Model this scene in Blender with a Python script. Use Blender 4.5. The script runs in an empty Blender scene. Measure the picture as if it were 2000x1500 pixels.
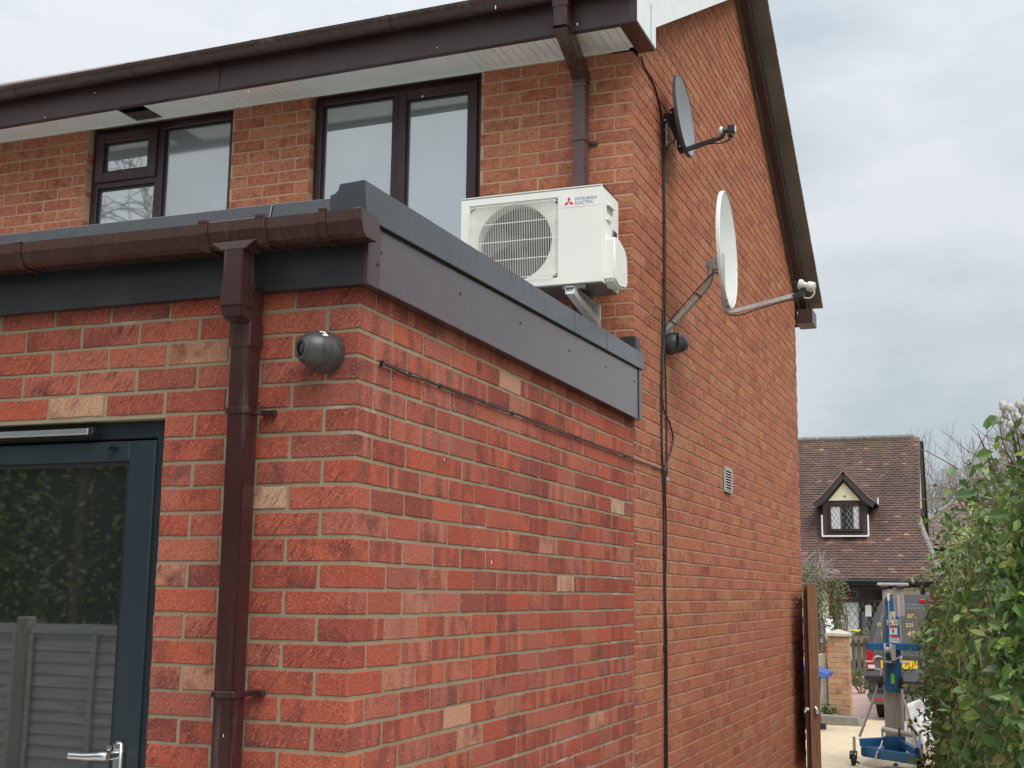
import bpy, bmesh, math, random
import numpy as np
from mathutils import Vector, Matrix
R = math.radians
rnd = random.Random(7)
SC = bpy.context.scene
COL = SC.collection

# ------------------------------------------------------------------ camera, sky, sun, exposure
cam = bpy.data.cameras.new("camera")
camo = bpy.data.objects.new("camera", cam)
COL.objects.link(camo)
cam.sensor_width = 36.0
cam.lens = 44.185
cam.clip_start = 0.05
cam.clip_end = 2000
CAM = Vector((1.7234, -3.2042, 1.5275))
_yaw, _pit, _rol = -0.3695, 0.1649, 0.0119
_f = Vector((math.sin(_yaw) * math.cos(_pit), math.cos(_yaw) * math.cos(_pit), math.sin(_pit)))
_r = Vector((math.cos(_yaw), -math.sin(_yaw), 0))
_u = _r.cross(_f)
_r2 = math.cos(_rol) * _r + math.sin(_rol) * _u
_u2 = -math.sin(_rol) * _r + math.cos(_rol) * _u
camo.matrix_world = Matrix(((_r2.x, _u2.x, -_f.x, CAM.x), (_r2.y, _u2.y, -_f.y, CAM.y),
                            (_r2.z, _u2.z, -_f.z, CAM.z), (0, 0, 0, 1)))
SC.camera = camo

SUN_EL, SUN_AZ = R(52), R(130)          # azimuth from +Y towards +X
world = bpy.data.worlds.new("World")
SC.world = world
world.use_nodes = True
wn = world.node_tree
wn.nodes.clear()
def wnode(t, **k):
    n = wn.nodes.new(t)
    for a, b in k.items():
        setattr(n, a, b)
    return n
sky = wnode("ShaderNodeTexSky", sky_type="NISHITA", sun_disc=False)
sky.sun_elevation = SUN_EL
sky.sun_rotation = SUN_AZ
sky.dust_density = 4.0
skyscale = wnode("ShaderNodeMixRGB", blend_type="MULTIPLY")
skyscale.inputs[0].default_value = 1
skyscale.inputs[2].default_value = (0.10, 0.10, 0.10, 1)
wn.links.new(sky.outputs[0], skyscale.inputs[1])
tc = wnode("ShaderNodeTexCoord")
sep = wnode("ShaderNodeSeparateXYZ")
wn.links.new(tc.outputs["Generated"], sep.inputs[0])
mp = wnode("ShaderNodeMapping")
mp.inputs["Scale"].default_value = (1.0, 1.0, 2.2)
wn.links.new(tc.outputs["Generated"], mp.inputs[0])
nz = wnode("ShaderNodeTexNoise")
nz.inputs["Scale"].default_value = 2.6
nz.inputs["Detail"].default_value = 7
nz.inputs["Roughness"].default_value = 0.56
wn.links.new(mp.outputs[0], nz.inputs[0])
cr = wnode("ShaderNodeValToRGB")
cr.color_ramp.elements[0].position = 0.38
cr.color_ramp.elements[0].color = (0.355, 0.405, 0.437, 1)
cr.color_ramp.elements[1].position = 0.60
cr.color_ramp.elements[1].color = (0.520, 0.540, 0.553, 1)
wn.links.new(nz.outputs[0], cr.inputs[0])
grad = wnode("ShaderNodeMapRange")              # overcast sky: much brighter towards the unseen zenith, raised to light the walls
grad.inputs[1].default_value = 0.0
grad.inputs[2].default_value = 1.0
grad.inputs[3].default_value = 0.93
grad.inputs[4].default_value = 3.00
zsq = wnode("ShaderNodeMath", operation="POWER", use_clamp=True)
zsq.inputs[1].default_value = 3.0
wn.links.new(sep.outputs[2], zsq.inputs[0])
wn.links.new(zsq.outputs[0], grad.inputs[0])
cm = wnode("ShaderNodeMixRGB", blend_type="MULTIPLY")
cm.inputs[0].default_value = 1
wn.links.new(cr.outputs[0], cm.inputs[1])
wn.links.new(grad.outputs[0], cm.inputs[2])
mx = wnode("ShaderNodeMixRGB")
mx.inputs[0].default_value = 0.88
wn.links.new(skyscale.outputs[0], mx.inputs[1])
wn.links.new(cm.outputs[0], mx.inputs[2])
bg = wnode("ShaderNodeBackground")
bg.inputs[1].default_value = 1.0
wn.links.new(mx.outputs[0], bg.inputs[0])
wo = wnode("ShaderNodeOutputWorld")
wn.links.new(bg.outputs[0], wo.inputs[0])

sl = bpy.data.lights.new("sun", "SUN")
sl.energy = 1.5
sl.angle = R(40)
sl.color = (1.0, 0.965, 0.92)
so = bpy.data.objects.new("sun", sl)
COL.objects.link(so)
_d = Vector((math.sin(SUN_AZ) * math.cos(SUN_EL), math.cos(SUN_AZ) * math.cos(SUN_EL), math.sin(SUN_EL)))
so.rotation_euler = _d.to_track_quat("Z", "Y").to_euler()

SC.view_settings.view_transform = "Standard"
SC.view_settings.look = "None"
SC.view_settings.exposure = 0.70
SC.view_settings.gamma = 1
SC.view_settings.use_curve_mapping = False

# ------------------------------------------------------------------ materials
class NT:
    def __init__(s, name):
        s.m = bpy.data.materials.new(name)
        s.m.use_nodes = True
        s.t = s.m.node_tree
        s.b = s.t.nodes["Principled BSDF"]
    def n(s, t, **k):
        x = s.t.nodes.new(t)
        for a, b in k.items():
            setattr(x, a, b)
        return x
    def l(s, a, b):
        s.t.links.new(a, b)
    def val(s, sock, v):
        if hasattr(v, "is_linked") or hasattr(v, "links"):
            s.l(v, sock)
        else:
            sock.default_value = v
    def math(s, op, a, b=0.0, c=None, clamp=False):
        x = s.n("ShaderNodeMath", operation=op, use_clamp=clamp)
        s.val(x.inputs[0], a)
        s.val(x.inputs[1], b)
        if c is not None:
            s.val(x.inputs[2], c)
        return x.outputs[0]
    def pos(s):
        return s.n("ShaderNodeNewGeometry").outputs["Position"]
    def obj(s):
        return s.n("ShaderNodeTexCoord").outputs["Object"]
    def comb(s, x, y, z):
        c = s.n("ShaderNodeCombineXYZ")
        for i, v in enumerate((x, y, z)):
            s.val(c.inputs[i], v)
        return c.outputs[0]
    def noise(s, vec, scale, detail=3, rough=0.55, dist=0.0, scl=None):
        if scl is not None:
            m = s.n("ShaderNodeMapping")
            m.inputs["Scale"].default_value = scl
            s.l(vec, m.inputs[0])
            vec = m.outputs[0]
        x = s.n("ShaderNodeTexNoise")
        s.l(vec, x.inputs["Vector"])
        x.inputs["Scale"].default_value = scale
        x.inputs["Detail"].default_value = detail
        x.inputs["Roughness"].default_value = rough
        x.inputs["Distortion"].default_value = dist
        return x.outputs[0]
    def ramp(s, fac, stops, interp="LINEAR"):
        x = s.n("ShaderNodeValToRGB")
        cr = x.color_ramp
        cr.interpolation = interp
        while len(cr.elements) < len(stops):
            cr.elements.new(0.5)
        for e, (p, c) in zip(cr.elements, stops):
            e.position = p
            e.color = (c, c, c, 1) if isinstance(c, (int, float)) else (c[0], c[1], c[2], 1)
        s.l(fac, x.inputs[0])
        return x.outputs[0]
    def mix(s, fac, a, b, mode="MIX"):
        x = s.n("ShaderNodeMixRGB", blend_type=mode)
        s.val(x.inputs[0], fac)
        for i, v in ((1, a), (2, b)):
            if isinstance(v, tuple):
                x.inputs[i].default_value = (v[0], v[1], v[2], 1)
            else:
                s.l(v, x.inputs[i])
        return x.outputs[0]
    def bump(s, h, dist, strength=1.0, prev=None):
        x = s.n("ShaderNodeBump")
        x.inputs["Strength"].default_value = strength
        x.inputs["Distance"].default_value = dist
        s.l(h, x.inputs["Height"])
        if prev is not None:
            s.l(prev, x.inputs["Normal"])
        return x.outputs[0]
    def rand(s):
        a = s.n("ShaderNodeNewGeometry").outputs["Random Per Island"]
        b = s.n("ShaderNodeObjectInfo").outputs["Random"]
        return s.math("FRACT", s.math("ADD", a, s.math("MULTIPLY", b, 13.37)))
    def done(s, col=None, rough=None, normal=None, metal=None, spec=None):
        b = s.b
        if col is not None:
            if isinstance(col, tuple):
                b.inputs["Base Color"].default_value = (col[0], col[1], col[2], 1)
            else:
                s.l(col, b.inputs["Base Color"])
        if rough is not None:
            s.val(b.inputs["Roughness"], rough)
        if normal is not None:
            s.l(normal, b.inputs["Normal"])
        if metal is not None:
            b.inputs["Metallic"].default_value = metal
        if spec is not None:
            b.inputs["Specular IOR Level"].default_value = spec
        return s.m

def plain(name, col, rough=0.5, metal=0.0, var=0.12, scale=8.0, bump=0.0, bscale=60.0, spec=None, scl=None, runs=0.0):
    """a painted / plastic / metal surface with slight uneven wear and grain"""
    t = NT(name)
    p = t.obj()
    n1 = t.noise(p, scale, 4, scl=scl)
    lo = tuple(c * (1 - var) for c in col)
    hi = tuple(min(1, c * (1 + var)) for c in col)
    c = t.ramp(n1, [(0.3, lo), (0.7, hi)])
    r = t.math("ADD", t.math("MULTIPLY", t.noise(p, scale * 3, 3), 0.18), rough - 0.09)
    if runs:
        w = t.pos()
        dr = t.math("MULTIPLY", t.ramp(t.noise(w, 1.0, 4, 0.6, 0.4, scl=(34, 34, 2.2)), [(0.50, 0.0), (0.66, 1.0)]), t.ramp(t.noise(w, 3.0, 3), [(0.40, 0.0), (0.62, 1.0)]))
        c = t.mix(t.math("MULTIPLY", dr, runs), c, (0.20, 0.18, 0.165))
        r = t.math("ADD", r, t.math("MULTIPLY", dr, 0.25))
    nm = None
    if bump:
        nm = t.bump(t.noise(p, bscale, 3, scl=scl), bump)
    return t.done(c, r, nm, metal, spec)

def woodgrain_pvc(name, col, rough, axis, bump=0.0006, ior=1.5):
    """foiled plastic board: fine grain running along axis"""
    t = NT(name)
    p = t.pos()
    scl = [160, 160, 160]
    scl[axis] = 6
    g = t.noise(p, 1.0, 4, 0.6, 0.3, scl=tuple(scl))
    w = t.noise(p, 3.0, 3)
    c = t.mix(t.ramp(g, [(0.3, 0.0), (0.75, 1.0)]), tuple(x * 0.8 for x in col), tuple(x * 1.35 for x in col))
    c = t.mix(t.math("MULTIPLY", t.ramp(w, [(0.5, 0.0), (0.8, 1.0)]), 0.18), c, (0.16, 0.15, 0.145))
    t.b.inputs["IOR"].default_value = ior
    return t.done(c, t.math("ADD", t.math("MULTIPLY", w, 0.2), rough - 0.1), t.bump(g, bump))

def brick_material(name, stops, slash=False, fleck=None, dark=(0.10, 0.03, 0.028), side_bands=False, pale=(0.55, 0.45, 0.38), coarse=1.0):
    t = NT(name)
    p = t.pos()
    r = t.rand()
    c = t.ramp(r, stops)
    r2 = t.math("FRACT", t.math("MULTIPLY", r, 7.31))
    r3 = t.math("FRACT", t.math("MULTIPLY", r, 23.7))
    geo = t.n("ShaderNodeNewGeometry")
    sx = t.n("ShaderNodeSeparateXYZ")
    t.l(p, sx.inputs[0])
    nx = t.n("ShaderNodeSeparateXYZ")
    t.l(geo.outputs["True Normal"], nx.inputs[0])
    front = t.math("GREATER_THAN", t.math("ABSOLUTE", nx.outputs[1]), 0.5)
    side = t.math("GREATER_THAN", t.math("ABSOLUTE", nx.outputs[0]), 0.5)
    off = t.math("MULTIPLY", r2, 37.0)
    # kiln blotches inside a brick
    v = t.comb(t.math("ADD", sx.outputs[0], off), sx.outputs[1], t.math("ADD", sx.outputs[2], off))
    bl = t.noise(v, 11.0, 3, 0.5)
    c = t.mix(t.math("MULTIPLY", t.ramp(bl, [(0.5, 0.0), (0.66, 1.0)]), t.math("MULTIPLY", t.ramp(r3, [(0.25, 0.0), (0.6, 0.9)]), 0.8)), c, dark)
    if side_bands:                       # stacking bands across the stretcher faces of the new bricks
        vb = t.comb(t.math("ADD", t.math("MULTIPLY", sx.outputs[1], 15.0), off), 0.0, 0.0)
        bn = t.noise(vb, 1.0, 1, 0.4)
        amt = t.math("MULTIPLY", side, t.ramp(r3, [(0.2, 0.0), (0.35, 0.75)]))
        c = t.mix(t.math("MULTIPLY", t.ramp(bn, [(0.50, 0.0), (0.62, 0.75)]), amt), c, tuple(x * 1.35 for x in dark))
        c = t.mix(t.math("MULTIPLY", t.ramp(bn, [(0.33, 0.60), (0.42, 0.0)]), amt), c, tuple(x * 0.9 for x in pale))
    h = t.noise(p, 105.0 / coarse, 7, 0.80)
    nm = t.bump(h, 0.0018 * coarse, 0.8)
    c = t.mix(t.math("MULTIPLY", t.ramp(h, [(0.38, 1.0), (0.50, 0.0)]), 0.62), c, dark)
    c = t.mix(t.math("MULTIPLY", t.ramp(h, [(0.53, 0.0), (0.66, 1.0)]), 0.50), c, pale)
    if slash:                            # drag-faced texture: slanting ploughed scratches, each brick its own
        sm = t.math("ADD", sx.outputs[0], sx.outputs[1])
        th = t.math("ADD", 0.82, t.math("MULTIPLY", r3, 0.30))
        ca, sa = t.math("COSINE", th), t.math("SINE", th)
        a = t.math("ADD", t.math("MULTIPLY", sm, ca), t.math("MULTIPLY", sx.outputs[2], sa))
        b = t.math("SUBTRACT", t.math("MULTIPLY", sx.outputs[2], ca), t.math("MULTIPLY", sm, sa))
        st = t.noise(t.comb(t.math("MULTIPLY", a, 22.0), t.math("MULTIPLY", b, 140.0), off), 1.0, 2, 0.6, 0.2)
        amt = t.math("MULTIPLY", front, t.ramp(t.noise(v, 13.0, 3), [(0.36, 0.1), (0.58, 1.0)]))
        amt = t.math("MULTIPLY", amt, t.ramp(r2, [(0.05, 0.35), (0.6, 1.0)]))
        c = t.mix(t.math("MULTIPLY", t.ramp(st, [(0.38, 1.0), (0.47, 0.0)]), t.math("MULTIPLY", amt, 0.85)), c, dark)  # crease shade painted into the scratches as dark colour
        c = t.mix(t.math("MULTIPLY", t.ramp(st, [(0.58, 0.0), (0.70, 1.0)]), t.math("MULTIPLY", amt, 0.40)), c, pale)
        nm = t.bump(t.math("MULTIPLY", st, amt), 0.004, 1.0, nm)
    if fleck:                            # rusticated face: worm-like raised flecks
        w = t.noise(p, 62.0, 2, 0.6, 2.4)
        ridge = t.ramp(t.math("ABSOLUTE", t.math("SUBTRACT", w, 0.5)), [(0.0, 1.0), (0.075, 0.0)])
        cl = t.ramp(t.noise(p, 24.0, 2), [(0.42, 0.0), (0.6, 1.0)])
        c = t.mix(t.math("MULTIPLY", ridge, t.math("MULTIPLY", cl, 0.75)), c, fleck)
        nm = t.bump(ridge, 0.0015, 0.7, nm)
        c = t.mix(t.math("MULTIPLY", t.ramp(t.noise(p, 55.0, 3), [(0.50, 0.0), (0.66, 1.0)]), 0.45), c, dark)
    sp = t.noise(p, 210.0, 1, 0.5)
    c = t.mix(t.ramp(sp, [(0.66, 0.0), (0.75, 0.60)]), c, (0.66, 0.44, 0.34))
    c = t.mix(t.ramp(sp, [(0.24, 0.6), (0.32, 0.0)]), c, tuple(x * 0.7 for x in dark))
    # lime bloom in loose patches
    ef = t.noise(p, 2.3, 4, 0.6)
    c = t.mix(t.math("MULTIPLY", t.ramp(ef, [(0.60, 0.0), (0.78, 1.0)]), 0.14), c, (0.66, 0.58, 0.52))
    return t.done(c, 0.92, nm, spec=0.10)

def mortar_material(name, col, bloom=0.0):
    t = NT(name)
    p = t.pos()
    h = t.noise(p, 210.0, 4, 0.7)
    c = t.mix(t.noise(p, 7.0, 4), tuple(x * 0.80 for x in col), tuple(x * 1.15 for x in col))
    c = t.mix(t.math("MULTIPLY", t.ramp(h, [(0.35, 1.0), (0.5, 0.0)]), 0.3), c, tuple(x * 0.6 for x in col))
    if bloom:
        e = t.math("MULTIPLY", t.ramp(t.noise(p, 1.7, 3, 0.6), [(0.59, 0.0), (0.70, 1.0)]), t.ramp(t.noise(p, 14.0, 3), [(0.42, 0.0), (0.60, 1.0)]))
        c = t.mix(t.math("MULTIPLY", e, bloom), c, (0.72, 0.70, 0.66))
    return t.done(c, 0.95, t.bump(h, 0.0016), spec=0.15)

def glass_material(name, col, ior, rough=0.02):
    t = NT(name)
    p = t.obj()
    w = t.noise(p, 1.1, 2)
    nm = t.bump(w, 0.004, 0.25)
    c = t.mix(t.noise(p, 5, 3), tuple(x * 0.93 for x in col), tuple(x * 1.07 for x in col))
    t.b.inputs["IOR"].default_value = ior
    return t.done(c, rough, nm)

M = {}
M["ext_brick"] = brick_material("new_red_brick", [(0.0, (0.37, 0.078, 0.049)), (0.14, (0.44, 0.106, 0.060)), (0.27, (0.29, 0.060, 0.043)), (0.40, (0.44, 0.140, 0.090)),
    (0.52, (0.38, 0.082, 0.051)), (0.63, (0.40, 0.130, 0.092)), (0.75, (0.24, 0.058, 0.048)), (0.86, (0.46, 0.120, 0.062)), (0.92, (0.34, 0.082, 0.060)), (0.955, (0.46, 0.20, 0.13)), (0.985, (0.52, 0.29, 0.185)), (1.0, (0.56, 0.38, 0.25))],
    slash=True, side_bands=True, dark=(0.135, 0.046, 0.040), pale=(0.62, 0.235, 0.15))
M["house_brick"] = brick_material("weathered_orange_brick", [(0.0, (0.45, 0.138, 0.076)), (0.2, (0.51, 0.178, 0.100)), (0.4, (0.385, 0.108, 0.065)),
    (0.6, (0.52, 0.195, 0.110)), (0.8, (0.45, 0.148, 0.088)), (0.92, (0.53, 0.235, 0.125)), (1.0, (0.33, 0.10, 0.068))],
    fleck=(0.64, 0.33, 0.20), dark=(0.21, 0.072, 0.05), pale=(0.58, 0.27, 0.17), coarse=1.3)
M["pier_brick"] = brick_material("buff_pier_brick", [(0.0, (0.42, 0.22, 0.13)), (0.4, (0.50, 0.30, 0.18)), (0.7, (0.45, 0.20, 0.12)), (1.0, (0.40, 0.27, 0.16))], dark=(0.16, 0.11, 0.06), pale=(0.6, 0.45, 0.3))
M["ext_mortar"] = mortar_material("buff_grey_mortar", (0.32, 0.265, 0.175), bloom=0.65)
M["house_mortar"] = mortar_material("sandy_mortar", (0.50, 0.32, 0.205))
M["fascia_dark"] = woodgrain_pvc("anthracite_foil", (0.017, 0.018, 0.021), 0.42, 0)
M["fascia_side"] = woodgrain_pvc("brown_foil", (0.056, 0.030, 0.031), 0.20, 1, 0.0003, 1.7)
M["fascia_brown"] = woodgrain_pvc("maroon_foil", (0.047, 0.024, 0.024), 0.38, 0)
M["trim_grey"] = plain("grey_trim", (0.016, 0.018, 0.022), 0.25, var=0.2, scale=3, runs=0.08)
M["trim_grey"].node_tree.nodes["Principled BSDF"].inputs["IOR"].default_value = 1.75
M["roof_skin"] = plain("pale_grey_roof_skin", (0.30, 0.31, 0.31), 0.6)
M["maroon"] = plain("maroon_pvc", (0.055, 0.020, 0.018), 0.30, var=0.15)
M["gutter"] = plain("brown_gutter_pvc", (0.050, 0.019, 0.013), 0.22, var=0.14, scale=4, spec=0.5, runs=0.10)
M["house_gutter"] = plain("faded_brown_gutter", (0.058, 0.033, 0.028), 0.34, var=0.14, scale=4, runs=0.25)
M["pipe"] = plain("brown_pipe_pvc", (0.043, 0.016, 0.015), 0.25, var=0.14, scale=4, runs=0.22)
M["house_pipe"] = plain("faded_brown_pipe", (0.090, 0.048, 0.050), 0.40, var=0.14, scale=4, runs=0.25)
M["window_frame"] = woodgrain_pvc("rosewood_foil", (0.036, 0.012, 0.014), 0.36, 2)
M["white_pvc"] = plain("white_pvc", (0.80, 0.81, 0.82), 0.30, var=0.04)
M["soffit"] = plain("white_soffit", (0.80, 0.80, 0.78), 0.45, var=0.05)
M["black_void"] = plain("dark_roof_void", (0.004, 0.004, 0.004), 0.95, spec=0.0)
M["door"] = plain("anthracite_door", (0.022, 0.034, 0.042), 0.33, var=0.10)
M["door_glass"] = glass_material("door_glass", (0.016, 0.020, 0.018), 4.2, 0.022)
M["sky_glass"] = glass_material("window_glass", (0.30, 0.345, 0.365), 4.2)
M["rain_glass"] = glass_material("obscured_glass", (0.33, 0.37, 0.385), 3.8, 0.10)
M["chrome"] = plain("chrome", (0.75, 0.75, 0.75), 0.14, 1.0, var=0.03)
M["silver"] = plain("brushed_silver", (0.55, 0.57, 0.59), 0.35, 0.9, var=0.05)
M["galv"] = plain("galvanised_steel", (0.60, 0.61, 0.61), 0.42, 0.35, var=0.15, scale=20)
M["old_galv"] = plain("weathered_grey_tube", (0.44, 0.425, 0.395), 0.5, 0.3, var=0.2, scale=20)
M["black"] = plain("black_plastic", (0.016, 0.016, 0.018), 0.42)
M["cable"] = plain("black_cable_sheath", (0.010, 0.009, 0.010), 0.5)
M["ac_white"] = plain("ivory_enamel", (0.80, 0.79, 0.735), 0.38, var=0.025, scale=5)
M["ac_dark"] = plain("dark_fan_recess", (0.012, 0.012, 0.013), 0.8)
M["ac_blade"] = plain("grey_fan_blade", (0.05, 0.052, 0.055), 0.35)
M["ac_under"] = plain("steel_underside", (0.16, 0.16, 0.165), 0.4, 0.6)
M["badge"] = plain("white_badge", (0.82, 0.82, 0.80), 0.3, var=0.02)
M["logo_red"] = plain("red_print", (0.70, 0.04, 0.05), 0.4, var=0.02)
M["logo_grey"] = plain("grey_print", (0.16, 0.17, 0.18), 0.4, var=0.02)
M["camera_grey"] = plain("dark_grey_housing", (0.058, 0.057, 0.055), 0.36, var=0.06)
M["lens"] = plain("black_lens", (0.006, 0.006, 0.007), 0.08, var=0.0)
M["dish_grey"] = plain("dark_grey_dish", (0.058, 0.058, 0.060), 0.42, var=0.1)
M["mesh_grey"] = plain("grey_dish_face", (0.22, 0.23, 0.245), 0.5, var=0.06)

def stained_dish():
    t = NT("chalky_white_dish")
    p = t.obj()
    c = t.mix(t.noise(p, 6, 4), (0.66, 0.665, 0.64), (0.78, 0.785, 0.765))
    sx = t.n("ShaderNodeSeparateXYZ")
    t.l(p, sx.inputs[0])
    # rust run below the middle of the face and green algae along the bottom rim
    zz = t.ramp(t.math("ADD", sx.outputs[2], 0.4), [(0.14, 0.0), (0.24, 1.0), (0.33, 0.6), (0.37, 0.0)])
    yy = t.ramp(t.math("ADD", t.math("ABSOLUTE", t.math("SUBTRACT", sx.outputs[1], t.math("MULTIPLY", t.noise(p, 9, 2), 0.06))), 0.0), [(0.0, 1.0), (0.09, 0.0)])
    c = t.mix(t.math("MULTIPLY", t.math("MULTIPLY", zz, yy), 0.55), c, (0.50, 0.34, 0.12))
    al = t.math("MULTIPLY", t.ramp(t.math("ADD", sx.outputs[2], 0.4), [(0.05, 1.0), (0.17, 0.0)]), t.ramp(t.noise(p, 22, 4), [(0.42, 0.0), (0.58, 1.0)]))
    c = t.mix(t.math("MULTIPLY", al, 0.8), c, (0.11, 0.10, 0.055))
    c = t.mix(t.math("MULTIPLY", t.ramp(t.noise(p, 45, 3), [(0.66, 0.0), (0.72, 1.0)]), 0.5), c, (0.15, 0.14, 0.12))
    return t.done(c, 0.55)
M["dish_white"] = stained_dish()
M["lnb"] = plain("pale_receiver", (0.60, 0.59, 0.56), 0.45)

def timber(name, col, axis=2, sc=1.0):
    t = NT(name)
    p = t.obj()
    scl = [60 * sc] * 3
    scl[axis] = 3 * sc
    g = t.noise(p, 1.0, 5, 0.65, 0.6, scl=tuple(scl))
    c = t.mix(t.ramp(g, [(0.3, 0.0), (0.7, 1.0)]), tuple(x * 0.6 for x in col), tuple(x * 1.25 for x in col))
    c = t.mix(t.math("MULTIPLY", t.noise(p, 4, 3), 0.35), c, tuple(x * 0.55 for x in col))
    return t.done(c, 0.75, t.bump(g, 0.002))
M["gate_wood"] = timber("stained_brown_timber", (0.30, 0.155, 0.080))
M["gate_dark"] = timber("dark_brown_timber", (0.12, 0.058, 0.036))
M["grey_wood"] = timber("silvered_timber", (0.24, 0.225, 0.195))
M["picket"] = timber("weathered_picket", (0.17, 0.14, 0.115))
M["fence_panel"] = timber("painted_grey_panel", (0.33, 0.35, 0.35), 0)
M["bark"] = plain("bark", (0.12, 0.095, 0.07), 0.9, var=0.3, scale=12, bump=0.004, bscale=30)
M["dry_and_hazed_twig"] = plain("dry_and_hazed_twig", (0.36, 0.33, 0.32), 0.9, var=0.15)  # far trees' haze is painted into this grey; dry twigs share it
M["stem"] = plain("brown_stem", (0.17, 0.105, 0.07), 0.8, var=0.25)
M["stem_pale"] = plain("straw_stem", (0.42, 0.33, 0.20), 0.8, var=0.2)
M["seed"] = plain("fluffy_seed", (0.55, 0.52, 0.47), 0.95, var=0.15, scale=40, bump=0.006, bscale=120)

def leaf_material(name, stops, rough=0.42):
    t = NT(name)
    r = t.rand()
    p = t.pos()
    c = t.ramp(r, stops)
    c = t.mix(t.math("MULTIPLY", t.noise(p, 45.0, 2), 0.35), c, tuple(x * 0.5 for x in stops[0][1]))
    bk = t.n("ShaderNodeNewGeometry").outputs["Backfacing"]
    c = t.mix(t.math("MULTIPLY", bk, 0.4), c, (0.17, 0.21, 0.12))
    t.done(c, rough)
    tr = t.n("ShaderNodeBsdfTranslucent")
    t.l(c, tr.inputs[0])
    ms = t.n("ShaderNodeMixShader")
    ms.inputs[0].default_value = 0.22
    out = t.t.nodes["Material Output"]
    t.l(t.b.outputs[0], ms.inputs[1])
    t.l(tr.outputs[0], ms.inputs[2])
    t.l(ms.outputs[0], out.inputs[0])
    return t.m
M["hedge_leaf"] = leaf_material("climber_leaf", [(0.0, (0.060, 0.130, 0.028)), (0.25, (0.125, 0.235, 0.050)), (0.5, (0.085, 0.175, 0.055)), (0.7, (0.22, 0.34, 0.068)), (0.84, (0.36, 0.46, 0.085)), (0.92, (0.17, 0.27, 0.15)), (0.97, (0.44, 0.44, 0.11)), (1.0, (0.22, 0.13, 0.07))], 0.34)
M["dark_leaf"] = leaf_material("dark_evergreen_leaf", [(0.0, (0.025, 0.045, 0.018)), (0.6, (0.045, 0.075, 0.028)), (1.0, (0.08, 0.10, 0.03))])
M["light_leaf"] = leaf_material("spring_leaf", [(0.0, (0.10, 0.14, 0.04)), (0.5, (0.17, 0.21, 0.07)), (1.0, (0.24, 0.26, 0.10))])
M["olive_leaf"] = leaf_material("olive_leaf", [(0.0, (0.075, 0.105, 0.032)), (0.5, (0.115, 0.145, 0.045)), (1.0, (0.17, 0.18, 0.06))])

def paving(name, a, b, sx=0.2, sy=0.1, mort=0.5):
    t = NT(name)
    p = t.pos()
    bt = t.n("ShaderNodeTexBrick")
    t.l(p, bt.inputs["Vector"])
    bt.inputs["Scale"].default_value = 1.0
    bt.inputs["Brick Width"].default_value = sx
    bt.inputs["Row Height"].default_value = sy
    bt.inputs["Mortar Size"].default_value = 0.004
    bt.inputs["Color1"].default_value = (*a, 1)
    bt.inputs["Color2"].default_value = (*b, 1)
    bt.inputs["Mortar"].default_value = (a[0] * mort, a[1] * mort, a[2] * mort, 1)
    w = t.noise(p, 0.9, 5, 0.6)
    c = t.mix(t.math("MULTIPLY", t.ramp(w, [(0.4, 0.0), (0.7, 1.0)]), 0.35), bt.outputs[0], tuple(x * 0.62 for x in a))
    g = t.noise(p, 90, 3)
    c = t.mix(t.math("MULTIPLY", g, 0.25), c, tuple(x * 0.6 for x in b))
    return t.done(c, t.ramp(w, [(0.3, 0.45), (0.65, 0.8)]), t.bump(t.math("ADD", bt.outputs[1], t.math("MULTIPLY", g, -0.3)), -0.004), spec=0.4)
M["buff_paving"] = paving("buff_block_paving", (0.68, 0.55, 0.37), (0.60, 0.47, 0.31), mort=.7)
M["pink_paving"] = paving("pink_block_paving", (0.62, 0.42, 0.35), (0.55, 0.36, 0.30), mort=.7)
def soil():
    t = NT("grass_and_soil")
    p = t.pos()
    n = t.noise(p, 1.3, 6, 0.65)
    c = t.ramp(n, [(0.35, (0.055, 0.075, 0.028)), (0.55, (0.085, 0.11, 0.04)), (0.7, (0.14, 0.12, 0.07))])
    return t.done(c, 0.95, t.bump(t.noise(p, 40, 4), 0.03))
M["soil"] = soil()
M["concrete"] = plain("pale_concrete", (0.44, 0.40, 0.33), 0.85, var=0.2, scale=10, bump=0.002, bscale=90)
M["render"] = plain("cream_render", (0.72, 0.66, 0.47), 0.9, var=0.07, scale=4, bump=0.002, bscale=120)
M["beam"] = plain("black_brown_timber", (0.042, 0.034, 0.030), 0.7, var=0.2)
M["lead"] = plain("grey_hip_tile", (0.20, 0.185, 0.175), 0.8, var=0.3, scale=9)
M["white_line"] = plain("white_paint", (0.80, 0.80, 0.78), 0.6, var=0.04)
M["curtain"] = plain("white_net_curtain", (0.62, 0.64, 0.62), 0.9, var=0.12, scale=30, scl=(3, 1, 0.2))
M["dark_glass"] = glass_material("dark_leaded_glass", (0.02, 0.022, 0.024), 1.7)
M["lead_came"] = plain("lead_came", (0.32, 0.33, 0.34), 0.5)
M["paper"] = plain("white_paper", (0.78, 0.82, 0.82), 0.8, var=0.03)
M["van_grey"] = plain("grey_van_paint", (0.145, 0.160, 0.180), 0.24, 0.35, var=0.05)
M["van_plastic"] = plain("grey_bumper_plastic", (0.062, 0.066, 0.070), 0.45, var=0.1)
M["van_glass"] = glass_material("privacy_glass", (0.10, 0.107, 0.112), 2.1)
M["red_lens"] = plain("red_lens", (0.50, 0.012, 0.016), 0.12, var=0.1)
M["clear_lens"] = plain("clear_lens", (0.75, 0.62, 0.60), 0.15, var=0.1)
M["gold"] = plain("gold_lettering", (0.62, 0.44, 0.16), 0.4, var=0.05)
M["plate_yellow"] = plain("yellow_plate", (0.86, 0.56, 0.03), 0.35, var=0.03)
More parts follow.
